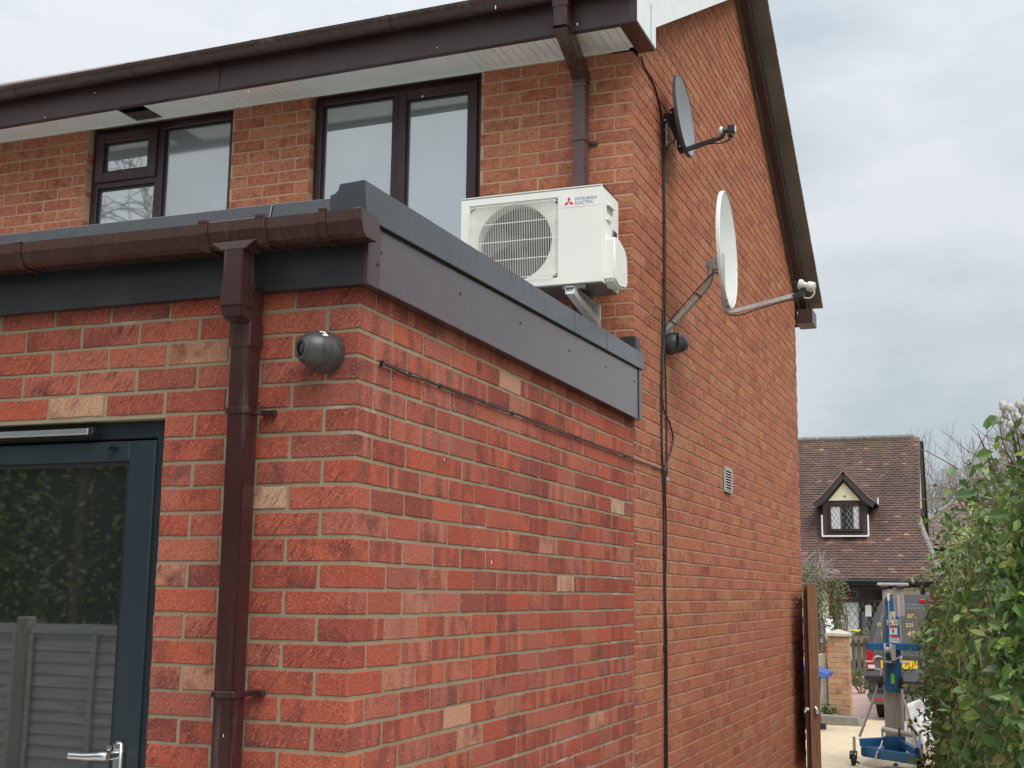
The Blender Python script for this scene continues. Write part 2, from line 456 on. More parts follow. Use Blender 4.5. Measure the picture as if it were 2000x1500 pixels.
M["tyre"] = plain("tyre_rubber", (0.016, 0.016, 0.016), 0.8)
M["rim"] = plain("alloy_rim", (0.40, 0.41, 0.42), 0.35, 0.8)
M["lift_blue"] = plain("lift_blue_enamel", (0.015, 0.125, 0.30), 0.36, var=0.12, scale=6)
M["alu"] = plain("dull_aluminium", (0.47, 0.445, 0.41), 0.48, 0.35, var=0.15, scale=10, scl=(8, 8, 0.4))
M["label_cream"] = plain("cream_label", (0.74, 0.68, 0.52), 0.5, var=0.04)
M["cream_tube"] = plain("cream_tube", (0.66, 0.60, 0.50), 0.5)
M["green_tag"] = plain("green_tag", (0.20, 0.70, 0.06), 0.5)
M["bag"] = plain("white_woven_bag", (0.80, 0.80, 0.81), 0.65, var=0.06, scale=5, bump=0.012, bscale=7)
M["bin_blue"] = plain("blue_bin_lid", (0.022, 0.085, 0.32), 0.4)
M["bin_black"] = plain("black_bin_body", (0.014, 0.014, 0.015), 0.5)
M["bin_lining"] = plain("dark_terracotta", (0.03, 0.03, 0.03), 0.6)
M["hivis"] = plain("lime_plastic", (0.55, 0.85, 0.08), 0.6)
M["yellow"] = plain("yellow_petals", (0.80, 0.60, 0.06), 0.6)
M["car_white"] = plain("white_car_paint", (0.75, 0.76, 0.78), 0.25)
M["snow"] = plain("sleet_pellet", (0.85, 0.87, 0.88), 0.3, var=0.0)
M["patio"] = paving("grey_patio", (0.46, 0.43, 0.39), (0.41, 0.385, 0.35), 0.6, 0.6)

def tile_material(name):
    t = NT(name)
    p = t.obj()
    r = t.rand()
    c = t.ramp(r, [(0.0, (0.11, 0.066, 0.054)), (0.25, (0.14, 0.080, 0.063)), (0.5, (0.10, 0.062, 0.053)), (0.75, (0.16, 0.088, 0.066)), (0.96, (0.13, 0.076, 0.062)), (1.0, (0.30, 0.18, 0.13))])
    sx = t.n("ShaderNodeSeparateXYZ")
    t.l(p, sx.inputs[0])
    # washed orange runs below the dormer, moss near the ridge, soot streaks
    x = t.math("ADD", sx.outputs[0], t.math("MULTIPLY", t.noise(p, 1.5, 2), 0.3))
    run = t.math("MULTIPLY", t.ramp(t.noise(t.comb(t.math("MULTIPLY", x, 3.2), 0.0, t.math("MULTIPLY", sx.outputs[2], 0.25)), 1.0, 2), [(0.46, 0.0), (0.56, 1.0)]),
                 t.ramp(t.math("DIVIDE", sx.outputs[2], 10.0), [(0.22, 0.5), (0.33, 1.0), (0.38, 0.8), (0.42, 0.0)]))
    wid = t.ramp(t.math("ADD", t.math("MULTIPLY", t.math("ABSOLUTE", t.math("ADD", sx.outputs[0], 0.55)), 0.5), 0.0), [(0.22, 1.0), (0.55, 0.0)])
    c = t.mix(t.math("MULTIPLY", t.math("MULTIPLY", run, wid), 0.7), c, (0.40, 0.19, 0.125))
    soot = t.ramp(t.noise(t.comb(t.math("MULTIPLY", sx.outputs[0], 1.6), 0.0, t.math("MULTIPLY", sx.outputs[2], 0.5)), 1.0, 4), [(0.42, 0.0), (0.62, 1.0)])
    c = t.mix(t.math("MULTIPLY", soot, 0.55), c, (0.045, 0.036, 0.034))
    moss = t.math("MULTIPLY", t.ramp(t.noise(p, 1.1, 4), [(0.45, 0.0), (0.6, 1.0)]), t.ramp(t.math("DIVIDE", sx.outputs[2], 10.0), [(0.55, 0.0), (0.68, 1.0)]))
    c = t.mix(t.math("MULTIPLY", moss, 0.45), c, (0.13, 0.11, 0.045))
    return t.done(c, 0.85, t.bump(t.noise(p, 25, 3), 0.01))
M["roof_tile"] = tile_material("old_clay_tile")
M["pantile"] = plain("brown_pantile", (0.15, 0.105, 0.09), 0.8, var=0.3, scale=3)
M["slab_tile"] = plain("brown_concrete_tile", (0.215, 0.175, 0.158), 0.85, var=0.18, scale=3)

# ------------------------------------------------------------------ mesh helpers
def link(o):
    COL.objects.link(o)
    return o

ROOT = {}
def thing(name, loc, label, cat, group=None, rz=0.0):
    o = bpy.data.objects.new(name, None)
    o.empty_display_size = 0.1
    o.location = loc
    o.rotation_euler = (0, 0, rz)
    o["label"] = label
    o["category"] = cat
    if group:
        o["group"] = group
    ROOT[o.name] = (Vector(loc), rz)
    return link(o)

def base_of(o):
    while o.parent:
        o = o.parent
    return o

class MB:
    def __init__(s):
        s.v, s.f = [], []
    def add(s, vs, fs):
        k = len(s.v)
        s.v.extend([tuple(v) for v in vs])
        s.f.extend([tuple(i + k for i in f) for f in fs])
        return s
    def box(s, x0, x1, y0, y1, z0, z1):
        return s.add([(x0, y0, z0), (x1, y0, z0), (x1, y1, z0), (x0, y1, z0), (x0, y0, z1), (x1, y0, z1), (x1, y1, z1), (x0, y1, z1)],
                     [(0, 3, 2, 1), (4, 5, 6, 7), (0, 1, 5, 4), (1, 2, 6, 5), (2, 3, 7, 6), (3, 0, 4, 7)])
    def hexa(s, p):
        return s.add(p, [(0, 3, 2, 1), (4, 5, 6, 7), (0, 1, 5, 4), (1, 2, 6, 5), (2, 3, 7, 6), (3, 0, 4, 7)])
    def bar(s, a, b, w, h, up=(0, 0, 1)):
        a, b = Vector(a), Vector(b)
        d = (b - a).normalized()
        u = Vector(up)
        r = d.cross(u)
        if r.length < 1e-4:
            r = d.cross(Vector((1, 0, 0)))
        r.normalize()
        u = r.cross(d).normalized()
        r, u = r * w / 2, u * h / 2
        return s.hexa([a - r - u, a + r - u, b + r - u, b - r - u, a - r + u, a + r + u, b + r + u, b - r + u])
    def prism(s, poly, fn, d0, d1):
        """poly: 2D points; fn(a,b,d)->xyz"""
        n = len(poly)
        vs = [fn(a, b, d0) for a, b in poly] + [fn(a, b, d1) for a, b in poly]
        fs = [tuple(range(n)), tuple(range(2 * n - 1, n - 1, -1))]
        for i in range(n):
            j = (i + 1) % n
            fs.append((j, i, n + i, n + j))
        return s.add(vs, fs)
    def tube(s, pts, r, n=8, caps=True):
        pts = [Vector(p) for p in pts]
        rr = r if isinstance(r, (list, tuple)) else [r] * len(pts)
        k = len(s.v)
        prev = None
        for i, p in enumerate(pts):
            if i == 0:
                d = pts[1] - p
            elif i == len(pts) - 1:
                d = p - pts[i - 1]
            else:
                d = (pts[i + 1] - p).normalized() + (p - pts[i - 1]).normalized()
            if d.length < 1e-9:
                d = Vector((0, 0, 1))
            d.normalize()
            if prev is None:
                a = d.cross(Vector((0, 0, 1)))
                if a.length < 1e-3:
                    a = d.cross(Vector((1, 0, 0)))
            else:
                a = prev - d * prev.dot(d)
                if a.length < 1e-6:
                    a = d.cross(Vector((0.3, 0.5, 0.8)))
            a.normalize()
            prev = a
            b = d.cross(a)
            for j in range(n):
                t = 2 * math.pi * j / n
                s.v.append(tuple(p + (a * math.cos(t) + b * math.sin(t)) * rr[i]))
        for i in range(len(pts) - 1):
            for j in range(n):
                q = (j + 1) % n
                s.f.append((k + i * n + j, k + i * n + q, k + (i + 1) * n + q, k + (i + 1) * n + j))
        if caps:
            s.f.append(tuple(k + j for j in range(n - 1, -1, -1)))
            s.f.append(tuple(k + (len(pts) - 1) * n + j for j in range(n)))
        return s
    def lathe(s, prof, o, axis, n=24):
        """prof: (r, h) along axis from o"""
        o, ax = Vector(o), Vector(axis).normalized()
        a = ax.cross(Vector((0, 0, 1)))
        if a.length < 1e-3:
            a = ax.cross(Vector((1, 0, 0)))
        a.normalize()
        b = ax.cross(a)
        k = len(s.v)
        for r, h in prof:
            for j in range(n):
                t = 2 * math.pi * j / n
                s.v.append(tuple(o + ax * h + (a * math.cos(t) + b * math.sin(t)) * max(r, 1e-5)))
        for i in range(len(prof) - 1):
            for j in range(n):
                q = (j + 1) % n
                s.f.append((k + i * n + j, k + i * n + q, k + (i + 1) * n + q, k + (i + 1) * n + j))
        s.f.append(tuple(k + j for j in range(n - 1, -1, -1)))
        s.f.append(tuple(k + (len(prof) - 1) * n + j for j in range(n)))
        return s
    def ball(s, c, r, n=10, m=6, sc=(1, 1, 1)):
        c = Vector(c)
        k = len(s.v)
        for i in range(m + 1):
            th = math.pi * i / m
            for j in range(n):
                t = 2 * math.pi * j / n
                s.v.append((c.x + r * sc[0] * math.sin(th) * math.cos(t), c.y + r * sc[1] * math.sin(th) * math.sin(t), c.z + r * sc[2] * math.cos(th)))
        for i in range(m):
            for j in range(n):
                q = (j + 1) % n
                s.f.append((k + i * n + j, k + (i + 1) * n + j, k + (i + 1) * n + q, k + i * n + q))
        return s
    def mesh(s, name, mat, bevel=0.0, seg=1, smooth=False, off=None, recalc=True):
        me = bpy.data.meshes.new(name)
        vs = s.v
        if off is not None:
            vs = [(v[0] - off[0], v[1] - off[1], v[2] - off[2]) for v in vs]
        me.from_pydata(vs, [], s.f)
        if recalc or bevel:
            bm = bmesh.new()
            bm.from_mesh(me)
            if recalc:
                bmesh.ops.recalc_face_normals(bm, faces=bm.faces)
            if bevel:
                es = [e for e in bm.edges if len(e.link_faces) == 2 and e.calc_face_angle(0) > 0.5]
                bmesh.ops.bevel(bm, geom=es, offset=bevel, segments=seg, affect="EDGES", clamp_overlap=True)
            bm.to_mesh(me)
            bm.free()
        if smooth:
            me.shade_smooth()
            if smooth != "all":
                try:
                    me.set_sharp_from_angle(angle=R(38))
                except Exception:
                    pass
        me.materials.append(M[mat] if isinstance(mat, str) else mat)
        me.update()
        return me
    def build(s, name, mat, parent=None, local=False, **k):
        """verts are world coords (local=True: the thing's own coords)"""
        off = None
        if parent is not None and not local:
            off = ROOT[base_of(parent).name][0]
        o = bpy.data.objects.new(name, s.mesh(name, mat, off=off, **k))
        link(o)
        if parent is not None:
            o.parent = parent
        return o

def tag(o, label, cat, group=None, kind=None):
    o["label"] = label
    if cat:
        o["category"] = cat
    if group:
        o["group"] = group
    if kind:
        o["kind"] = kind
    return o

def simple(name, mb, mat, base, label, cat, group=None, kind=None, **k):
    """a thing that is one mesh: origin at base"""
    o = bpy.data.objects.new(name, mb.mesh(name, mat, off=Vector(base), **k))
    o.location = base
    ROOT[o.name] = (Vector(base), 0)
    link(o)
    return tag(o, label, cat, group, kind)

def text_obj(name, body, size, mat, M4, parent, extrude=0.0008, spacing=1.0, align="LEFT"):
    cu = bpy.data.curves.new(name, "FONT")
    cu.body = body
    cu.size = size
    cu.extrude = extrude
    cu.space_character = spacing
    cu.align_x = align
    tmp = bpy.data.objects.new(name + "_tmp", cu)
    link(tmp)
    dg = bpy.context.evaluated_depsgraph_get()
    me = bpy.data.meshes.new_from_object(tmp.evaluated_get(dg))
    bpy.data.objects.remove(tmp)
    me.transform(M4)
    me.materials.clear()
    me.materials.append(M[mat])
    o = bpy.data.objects.new(name, me)
    link(o)
    o.parent = parent
    return o

def smooth_path(pts, n=6):
    P = [Vector(p) for p in pts]
    out = []
    for i in range(len(P) - 1):
        p0 = P[max(i - 1, 0)]
        p1, p2 = P[i], P[i + 1]
        p3 = P[min(i + 2, len(P) - 1)]
        for j in range(n):
            t = j / n
            out.append(0.5 * ((2 * p1) + (-p0 + p2) * t + (2 * p0 - 5 * p1 + 4 * p2 - p3) * t * t + (-p0 + 3 * p1 - 3 * p2 + p3) * t ** 3))
    out.append(P[-1])
    return out

def px_of(p):
    """rough picture position and scale of a world point: only ranks pieces by how large they show"""
    d = Vector(p) - CAM
    z = d.dot(_f)
    if z < 0.1:
        return None
    x = 0.5 + 1.2273 * d.dot(_r2) / z
    y = 0.5 - 1.2273 * (4 / 3) * d.dot(_u2) / z
    return x, y, z

# ------------------------------------------------------------------ bricks
def brick_geo(L, H, D, seed, corner=0):
    """face towards -Y, length along X, origin at the face's centre; uneven arrises"""
    q = random.Random(seed)
    def j(a):
        return q.uniform(-a, a)
    if corner:
        return None
    per = []
    for x, z in ((-.5, -.5), (-.18, -.5), (.2, -.5), (.5, -.5), (.5, 0), (.5, .5), (.17, .5), (-.2, .5), (-.5, .5), (-.5, 0)):
        per.append((x * L + j(.0013), z * H + j(.0013)))
    n = len(per)
    b = 0.0016
    vs = []
    for x, z in per:
        vs.append((x - math.copysign(b, x) * (abs(x) > L * .4), j(.0006), z - math.copysign(b, z) * (abs(z) > H * .4)))
    for x, z in per:
        vs.append((x, b, z))
    for x, z in per:
        vs.append((x, D, z))
    fs = [tuple(range(n))]
    for k in (0, 1):
        for i in range(n):
            i2 = (i + 1) % n
            fs.append((k * n + i2, k * n + i, (k + 1) * n + i, (k + 1) * n + i2))
    return vs, fs

_bcache = {}
def brick_mesh(L, H, mat, var):
    key = (round(L, 3), round(H, 3), mat, var)
    if key not in _bcache:
        vs, fs = brick_geo(L, H, 0.055, hash(key) % 99991)
        mb = MB()
        mb.add(vs, fs)
        _bcache[key] = mb.mesh("brick", mat, recalc=False)
    return _bcache[key]

def corner_mesh(lx, ly, H, mat, var):
    key = ("c", round(lx, 3), round(ly, 3), round(H, 3), mat, var)
    if key not in _bcache:
        mb = MB()
        mb.box(-lx, 0, 0, ly, -H / 2, H / 2)
        q = random.Random(var)
        mb.v = [(x + q.uniform(-.001, .001), y + q.uniform(-.001, .001), z + q.uniform(-.0012, .0012)) for x, y, z in mb.v]
        _bcache[key] = mb.mesh("brick", mat, bevel=0.0022)
    return _bcache[key]

def lay(specs, parent, mat, limit=300):
    """specs: (face, cx, cy, cz, L, H) with face 'f' (looks to -Y), 's' (looks to +X), or 'c' corner (lx, ly, H at the arris)"""
    sc = []
    for s in specs:
        p = px_of((s[1], s[2], s[3]))
        a = 0
        if p and -0.03 < p[0] < 1.03 and -0.04 < p[1] < 1.04:
            if s[0] == "f":
                a = s[4] * s[5] * 0.8 / p[2] ** 2
            elif s[0] == "c":
                a = 0.03 / p[2] ** 2
            else:
                dx = CAM.x - s[1]
                a = s[4] * s[5] * abs(dx) / (Vector((s[1], s[2], s[3])) - CAM).length / p[2] ** 2
        sc.append(a)
    order = sorted(range(len(specs)), key=lambda i: -sc[i])
    single = set(i for i in order[:limit] if sc[i] > 0)
    rest = MB()
    base = ROOT[base_of(parent).name][0]
    for i, s in enumerate(specs):
        face, cx, cy, cz, L, H = s[:6]
        q = random.Random(i * 7 + 3)
        pr = q.uniform(-.0006, .0006)
        rot = q.uniform(-.004, .004)
        if i in single:
            if face == "c":
                me = corner_mesh(L, s[6], H, mat, i % 5)
                o = bpy.data.objects.new("brick", me)
                o.location = Vector((cx, cy, cz)) - base
            else:
                me = brick_mesh(L, H, mat, i % 6)
                o = bpy.data.objects.new("brick", me)
                if face == "f":
                    o.location = Vector((cx, cy + pr, cz)) - base
                    o.rotation_euler = (0, rot, 0)
                else:
                    o.location = Vector((cx - pr, cy, cz)) - base
                    o.rotation_euler = (rot, 0, R(90))
            o.parent = parent
            COL.objects.link(o)
        else:
            if face == "c":
                rest.box(cx - L, cx, cy, cy + s[6], cz - H / 2, cz + H / 2)
                continue
            vs, fs = brick_geo(L, H, 0.055, i)
            out = []
            for x, y, z in vs:
                x2, z2 = x + z * rot, z - x * rot
                if len(s) > 6:                       # cut along the roof slope
                    z2 = min(z2, s[6](cy + x2) - cz)
                if face == "f":
                    out.append((cx + x2, cy + y + pr, cz + z2))
                else:
                    out.append((cx - y - pr, cy + x2, cz + z2))
            rest.add(out, fs)
    if rest.v:
        o = rest.build("brick", mat, parent, recalc=False)
        o["kind"] = "stuff"

def cut(a, b, holes):
    """split interval a..b around holes"""
    segs = [(a, b)]
    for h0, h1 in holes:
        ns = []
        for s0, s1 in segs:
            if h1 <= s0 or h0 >= s1:
                ns.append((s0, s1))
            else:
                if h0 > s0:
                    ns.append((s0, h0))
                if h1 < s1:
                    ns.append((h1, s1))
        segs = ns
    return [(p, q) for p, q in segs if q - p > 0.03]

# ------------------------------------------------------------------ ground
def sheet(name, rows, xs, mat, dz=0.0, label=None):
    mb = MB()
    vs, fs = [], []
    for y, z in rows:
        for x in xs:
            vs.append((x, y, z + dz))
    n = len(xs)
    for i in range(len(rows) - 1):
        for j in range(n - 1):
            a = i * n + j
            fs.append((a, a + 1, a + n + 1, a + n))
    mb.add(vs, fs)
    o = bpy.data.objects.new(name, mb.mesh(name, mat, recalc=False))
    link(o)
    o["kind"] = "structure"
    if label:
        o["label"] = label
    return o
def gz(y):
    for (a, za), (b, zb) in zip(GR, GR[1:]):
        if a <= y <= b:
            return za + (zb - za) * (y - a) / (b - a)
    return GR[-1][1]
GR = [(-400, -0.02), (-12, 0.0), (4, 0.0), (9.7, -0.07), (17, -0.27), (33, -0.40), (120, -0.9), (900, -2.0)]
sheet("ground", GR, [-900, -60, -8, 0, 3, 12, 60, 900], "soil", -0.03, "rough grass and soil around the houses")
sheet("patio", [(-12, 0.0), (4, 0.0), (7.9, -0.048)], [-10, 0, 3.4], "patio", 0.0, "grey slab patio behind the brick extension")
sheet("driveway", [(7.9, gz(7.9)), (9.7, gz(9.7)), (12, gz(12)), (14, gz(14)), (17.0, gz(17.0))], [-4, 0, 3.4], "buff_paving", 0.0, "buff block-paved drive where the lift stands")
sheet("road", [(17.0, gz(17.0)), (20, gz(20)), (24, gz(24)), (29, gz(29))], [-9, 0, 4.6], "pink_paving", 0.0, "pink block-paved court in front of the cottage")

# ------------------------------------------------------------------ rear extension
Z0, GA = 2.36, 0.0753
LX = 2.985
ext = thing("rear_extension", (0, 0, 0), "single-storey red brick extension with flat roof and dark glazed door", "extension")
DOOR = (-1.612, -0.667, -0.03, 2.056)
mb = MB()
mb.box(DOOR[1], -0.0031, 0.0038, 0.11, -0.05, 2.62)          # right of door
mb.box(-4.5, DOOR[0], 0.0034, 0.11, -0.05, 2.62)
mb.box(DOOR[0], DOOR[1], 0.0034, 0.11, DOOR[3] - 0.006, 2.62)
mb.box(-0.11, -0.0031, 0.11, LX, -0.05, 2.62)
mb.box(-4.5, -4.4, 0.11, LX, -0.05, 2.62)
wall = mb.build("wall", "ext_mortar", ext)
specs = []
HB = 0.0638
for k in range(-2, 33):
    z = Z0 - GA * (k + 0.5)
    A = (k % 2 == 0)
    if A:
        specs.append(("c", 0, 0, z, 0.1018, HB, 0.2142))
        u, v = 0.1133, 0.2258
    else:
        specs.append(("c", 0, 0, z, 0.2142, HB, 0.1018))
        u, v = 0.2258, 0.1133
    holes = [(-DOOR[1], -DOOR[0])] if z < DOOR[3] else []
    while u < 4.45:
        for a, b in cut(u, min(u + 0.2134, 4.5), holes):
            specs.append(("f", -(a + b) / 2 + rnd.uniform(-.0015, .0015), 0.0, z + rnd.uniform(-.0012, .0012), b - a, HB))
        u += 0.225
    while v < LX - 0.03:
        b = min(v + 0.2134, LX - 0.012)
        if b - v > 0.03:
            specs.append(("s", 0.0, (v + b) / 2 + rnd.uniform(-.0015, .0015), z + rnd.uniform(-.0012, .0012), b - v, HB))
        v += 0.225
lay(specs, wall, "ext_brick")

# flat roof, edge trims, fascias
MB().box(-4.5, 0.02, -0.02, LX + 0.01, 2.60, 2.665).build("flat_roof", "roof_skin", ext)
fb = MB().box(-4.5, 0.028, -0.040, -0.003, 2.412, 2.615).build("fascia_board", "fascia_dark", ext, bevel=0.002)
fb["label"] = "dark anthracite fascia board above the door"
MB().box(-0.062, 0.034, -0.0435, -0.0405, 2.410, 2.60).build("joint_cover", "fascia_dark", fb)
sc_ = MB().lathe([(0.0035, 0), (0.0035, 0.0015)], (-0.030, -0.0437, 2.487), (0, -1, 0), 8)
sc_.build("screw", "black", fb)
fs_ = MB().hexa([(0.003, -0.040, 2.413), (0.040, -0.040, 2.413), (0.040, 2.965, 2.405), (0.003, 2.965, 2.405),
                 (0.003, -0.040, 2.64), (0.040, -0.040, 2.64), (0.040, 2.965, 2.70), (0.003, 2.965, 2.70)]).build("fascia_board", "fascia_side", ext, bevel=0.002)
fs_["label"] = "brown-grey fascia board along the extension's side"
for i, (y, z) in enumerate(((0.047, 2.527), (0.644, 2.538), (1.225, 2.554), (1.823, 2.556), (2.36, 2.58), (2.859, 2.59), (0.02, 2.482))):
    MB().lathe([(0.0065, 0), (0.006, 0.0018), (0.003, 0.0022)], (0.0402 if i < 6 else 0.0462, y, z), (1, 0, 0), 10).build("screw", "black", fs_)
MB().box(0.0405, 0.0445, 2.925, 2.975, 2.407, 2.672).build("end_strip", "trim_grey", fs_)
ct = MB()
ct.box(0.030, 0.0455, -0.046, -0.0405, 2.409, 2.625)
ct.box(0.0405, 0.0455, -0.0405, 0.034, 2.409, 2.625)
ct.build("corner_trim", "maroon", ext, bevel=0.0012)
def edge_trim(y0, y1):
    def z(y):
        t = (y + 0.085) / 3.05
        return 2.598 + t * 0.071, 2.706 + t * 0.046
    a, b = z(y0), z(y1)
    m = MB()
    m.hexa([(0.052, y0, a[0]), (0.056, y0, a[0]), (0.056, y1, b[0]), (0.052, y1, b[0]), (0.046, y0, a[1]), (0.0495, y0, a[1]), (0.0495, y1, b[1]), (0.046, y1, b[1])])
    m.hexa([(-0.03, y0, a[1] - .003), (0.0495, y0, a[1]), (0.0495, y1, b[1]), (-0.03, y1, b[1] - .003), (-0.03, y0, a[1]), (0.0495, y0, a[1] + .003), (0.0495, y1, b[1] + .003), (-0.03, y1, b[1])])
    m.hexa([(-0.035, y0, a[0] + .03), (-0.03, y0, a[0] + .03), (-0.03, y1, b[0] + .0), (-0.035, y1, b[0]), (-0.035, y0, a[1] - .003), (-0.03, y0, a[1]), (-0.03, y1, b[1]), (-0.035, y1, b[1])])
    # drip lip
    m.hexa([(0.041, y0, a[0]), (0.0555, y0, a[0] - .002), (0.0555, y1, b[0] - .002), (0.041, y1, b[0]), (0.041, y0, a[0] + .003), (0.0555, y0, a[0] + .001), (0.0555, y1, b[0] + .001), (0.041, y1, b[0] + .003)])
    return m
tr = edge_trim(-0.085, 2.328).build("roof_edge_trim", "trim_grey", ext)
edge_trim(2.333, 2.99).build("roof_edge_trim", "trim_grey", ext)
prof = [(0.0545, 2.598), (0.0485, 2.7085), (-0.030, 2.7035), (-0.034, 2.694), (-0.036, 2.686), (-0.046, 2.677), (-0.062, 2.672), (-0.062, 2.60)]
MB().prism(prof, lambda a, b, d: (a, d, b), -0.089, -0.0855).build("trim_end_cap", "trim_grey", ext)
MB().hexa([(-4.5, -0.075, 2.60), (-0.28, -0.075, 2.60), (-0.28, -0.070, 2.60), (-4.5, -0.070, 2.60), (-4.5, -0.055, 2.682), (-0.28, -0.055, 2.680), (-0.28, 0.03, 2.684), (-4.5, 0.03, 2.686)]).build("roof_flashing", "trim_grey", ext, bevel=0.002)
MB().hexa([(-0.276, -0.075, 2.60), (-0.062, -0.075, 2.60), (-0.062, -0.070, 2.60), (-0.276, -0.070, 2.60), (-0.276, -0.055, 2.680), (-0.062, -0.055, 2.676), (-0.062, 0.03, 2.680), (-0.276, 0.03, 2.684)]).build("roof_flashing", "trim_grey", ext, bevel=0.002)

# gutter
def gprof(o):       # open square-line profile, o = outward offset
    return [(-0.044 + o * .2, 2.603), (-0.046, 2.603)]
outer = [(-0.046, 2.606), (-0.046, 2.548), (-0.062, 2.532), (-0.124, 2.530), (-0.141, 2.540), (-0.157, 2.574), (-0.157, 2.606)]
inner = [(-0.153, 2.606), (-0.153, 2.576), (-0.139, 2.545), (-0.122, 2.535), (-0.064, 2.536), (-0.050, 2.550), (-0.050, 2.606)]
gut = MB().prism(outer + inner, lambda a, b, d: (d, a, b + (d + 0.6) * -0.008), -4.5, 0.078).build("gutter", "gutter", ext)
def grow(k, dz=0.0):
    cy, cz = -0.101, 2.568
    return [(cy + (a - cy) * k, cz + (b - cz) * k + dz) for a, b in outer]
MB().prism(outer, lambda a, b, d: (d, a, b - .005), 0.076, 0.081).build("end_cap", "gutter", gut)
MB().prism(grow(1.05), lambda a, b, d: (d, a, b - .005), 0.05, 0.080).build("end_cap", "gutter", gut, bevel=0.002)
for x in (-3.6, -2.85, -2.0, -1.148, -0.047):
    m = MB().prism(grow(1.12), lambda a, b, d: (d, a, b + (d + .6) * -.008), x - 0.011, x + 0.011)
    m.box(x - 0.011, x + 0.011, -0.166, -0.148, 2.604, 2.613)
    m.build("gutter_bracket", "gutter", gut, bevel=0.0015)
for x in (-0.450, -0.252):
    m = MB().prism(grow(1.14), lambda a, b, d: (d, a, b + (d + .6) * -.008), x - 0.016, x + 0.016)
    m.box(x - 0.015, x + 0.015, -0.168, -0.146, 2.604, 2.615)
    m.build("gutter_bracket", "gutter", gut, bevel=0.0015)
m = MB().prism(grow(1.05), lambda a, b, d: (d, a, b), -0.45, -0.252)
m.hexa([(-0.385, -0.163, 2.515), (-0.30, -0.163, 2.515), (-0.30, -0.085, 2.515), (-0.385, -0.085, 2.515), (-0.425, -0.155, 2.545), (-0.265, -0.155, 2.545), (-0.265, -0.06, 2.545), (-0.425, -0.06, 2.545)])
m.build("gutter_outlet", "gutter", gut, bevel=0.003)
# downpipe
dp = MB().box(-0.372, -0.307, -0.1035, -0.0385, -0.02, 2.36).build("downpipe", "pipe", ext, bevel=0.004, seg=2)
m = MB().box(-0.373, -0.305, -0.160, -0.096, 2.418, 2.53)
m.box(-0.376, -0.302, -0.163, -0.093, 2.345, 2.424)
m.hexa([(-0.372, -0.150, 2.315), (-0.306, -0.150, 2.315), (-0.306, -0.036, 2.29), (-0.372, -0.036, 2.29), (-0.376, -0.163, 2.345), (-0.302, -0.163, 2.345), (-0.302, -0.040, 2.43), (-0.376, -0.040, 2.43)])
m.build("pipe_offset", "pipe", dp, bevel=0.0035, seg=2)
MB().box(-0.376, -0.303, -0.108, -0.034, 2.235, 2.31).build("pipe_socket", "pipe", dp, bevel=0.003)
for z in (2.046, 1.236, 0.45):
    m = MB().box(-0.377, -0.302, -0.1085, -0.034, z - 0.009, z + 0.009)
    m.box(-0.302, -0.262, -0.018, -0.004, z - 0.009, z + 0.009)
    m.box(-0.306, -0.296, -0.05, -0.004, z - 0.008, z + 0.008)
    cl = m.build("pipe_clip", "pipe", dp, bevel=0.002)
    MB().lathe([(0.007, 0), (0.006, 0.004)], (-0.272, -0.018, z), (0, -1, 0), 8).build("screw", "black", dp)

# door
dr = MB()
x0, x1, z0, z1 = DOOR
for a in ((x0 + .006, x0 + .062, .045, .115, z0, z1 - .006), (x1 - .058, x1 - .004, .045, .115, z0, z1 - .006), (x0 + .062, x1 - .058, .045, .115, z1 - .062, z1 - .006)):
    dr.box(*a)
door = dr.build("door", "door", ext, bevel=0.003)
sx0, sx1, sz0, sz1 = x0 + .055, x1 - .053, 0.01, z1 - .069
m = MB()
m.box(sx0, sx0 + .105, .033, .10, sz0, sz1)
m.box(sx1 - .098, sx1, .033, .10, sz0, sz1)
m.box(sx0 + .105, sx1 - .098, .033, .10, sz1 - .063, sz1)
m.box(sx0 + .105, sx1 - .098, .033, .10, sz0, sz0 + .12)
m.build("door_leaf", "door", door, bevel=0.004)
m = MB()
for a, b in ((sx0 + .105, sx0 + .117), (sx1 - .110, sx1 - .098)):
    m.box(a, b, .042, .058, sz0 + .12, sz1 - .063)
m.box(sx0 + .117, sx1 - .110, .042, .058, sz1 - .075, sz1 - .063)
m.build("glazing_bead", "black", door)
MB().box(sx0 + .1, sx1 - .09, .06, .075, sz0 + .1, sz1 - .06).build("pane", "door_glass", door)
# slide-arm closer along the head
MB().box(-1.55, -0.955, -0.002, 0.018, 2.008, 2.028).build("closer_rail", "silver", door, bevel=0.004)
MB().box(-0.955, -0.935, -0.004, 0.024, 2.006, 2.030).build("closer_cap", "black", door, bevel=0.003)
MB().box(-1.57, -0.938, 0.018, 0.034, 2.000, 2.012).build("closer_shadow_strip", "black", door)  # black strip stands in for the shadow under the closer rail
MB().lathe([(0.012, 0), (0.012, 0.014), (0.009, 0.030), (0.0115, 0.036), (0.010, 0.042)], (-0.872, 0.034, 1.968), (0, -1, 0), 14).build("door_stop", "door", door, smooth=True)
hp = MB().box(-0.800, -0.765, 0.014, 0.033, 0.86, 1.075).build("handle_plate", "chrome", door, bevel=0.008, seg=3, smooth=True)
m = MB().tube([(-0.783, 0.014, 1.035), (-0.783, -0.030, 1.035)], 0.0125, 14)
m.tube(smooth_path([(-0.783, -0.030, 1.035), (-0.80, -0.036, 1.035), (-0.85, -0.036, 1.031), (-0.915, -0.034, 1.030)], 4), [0.013] * 5 + [0.0115] * 4 + [0.0105] * 4, 14)
m.build("door_handle", "chrome", door, smooth=True)
MB().lathe([(0.009, 0), (0.009, 0.018)], (-0.812, 0.033, 1.053), (0, -1, 0), 12).build("snib", "chrome", door, smooth=True)
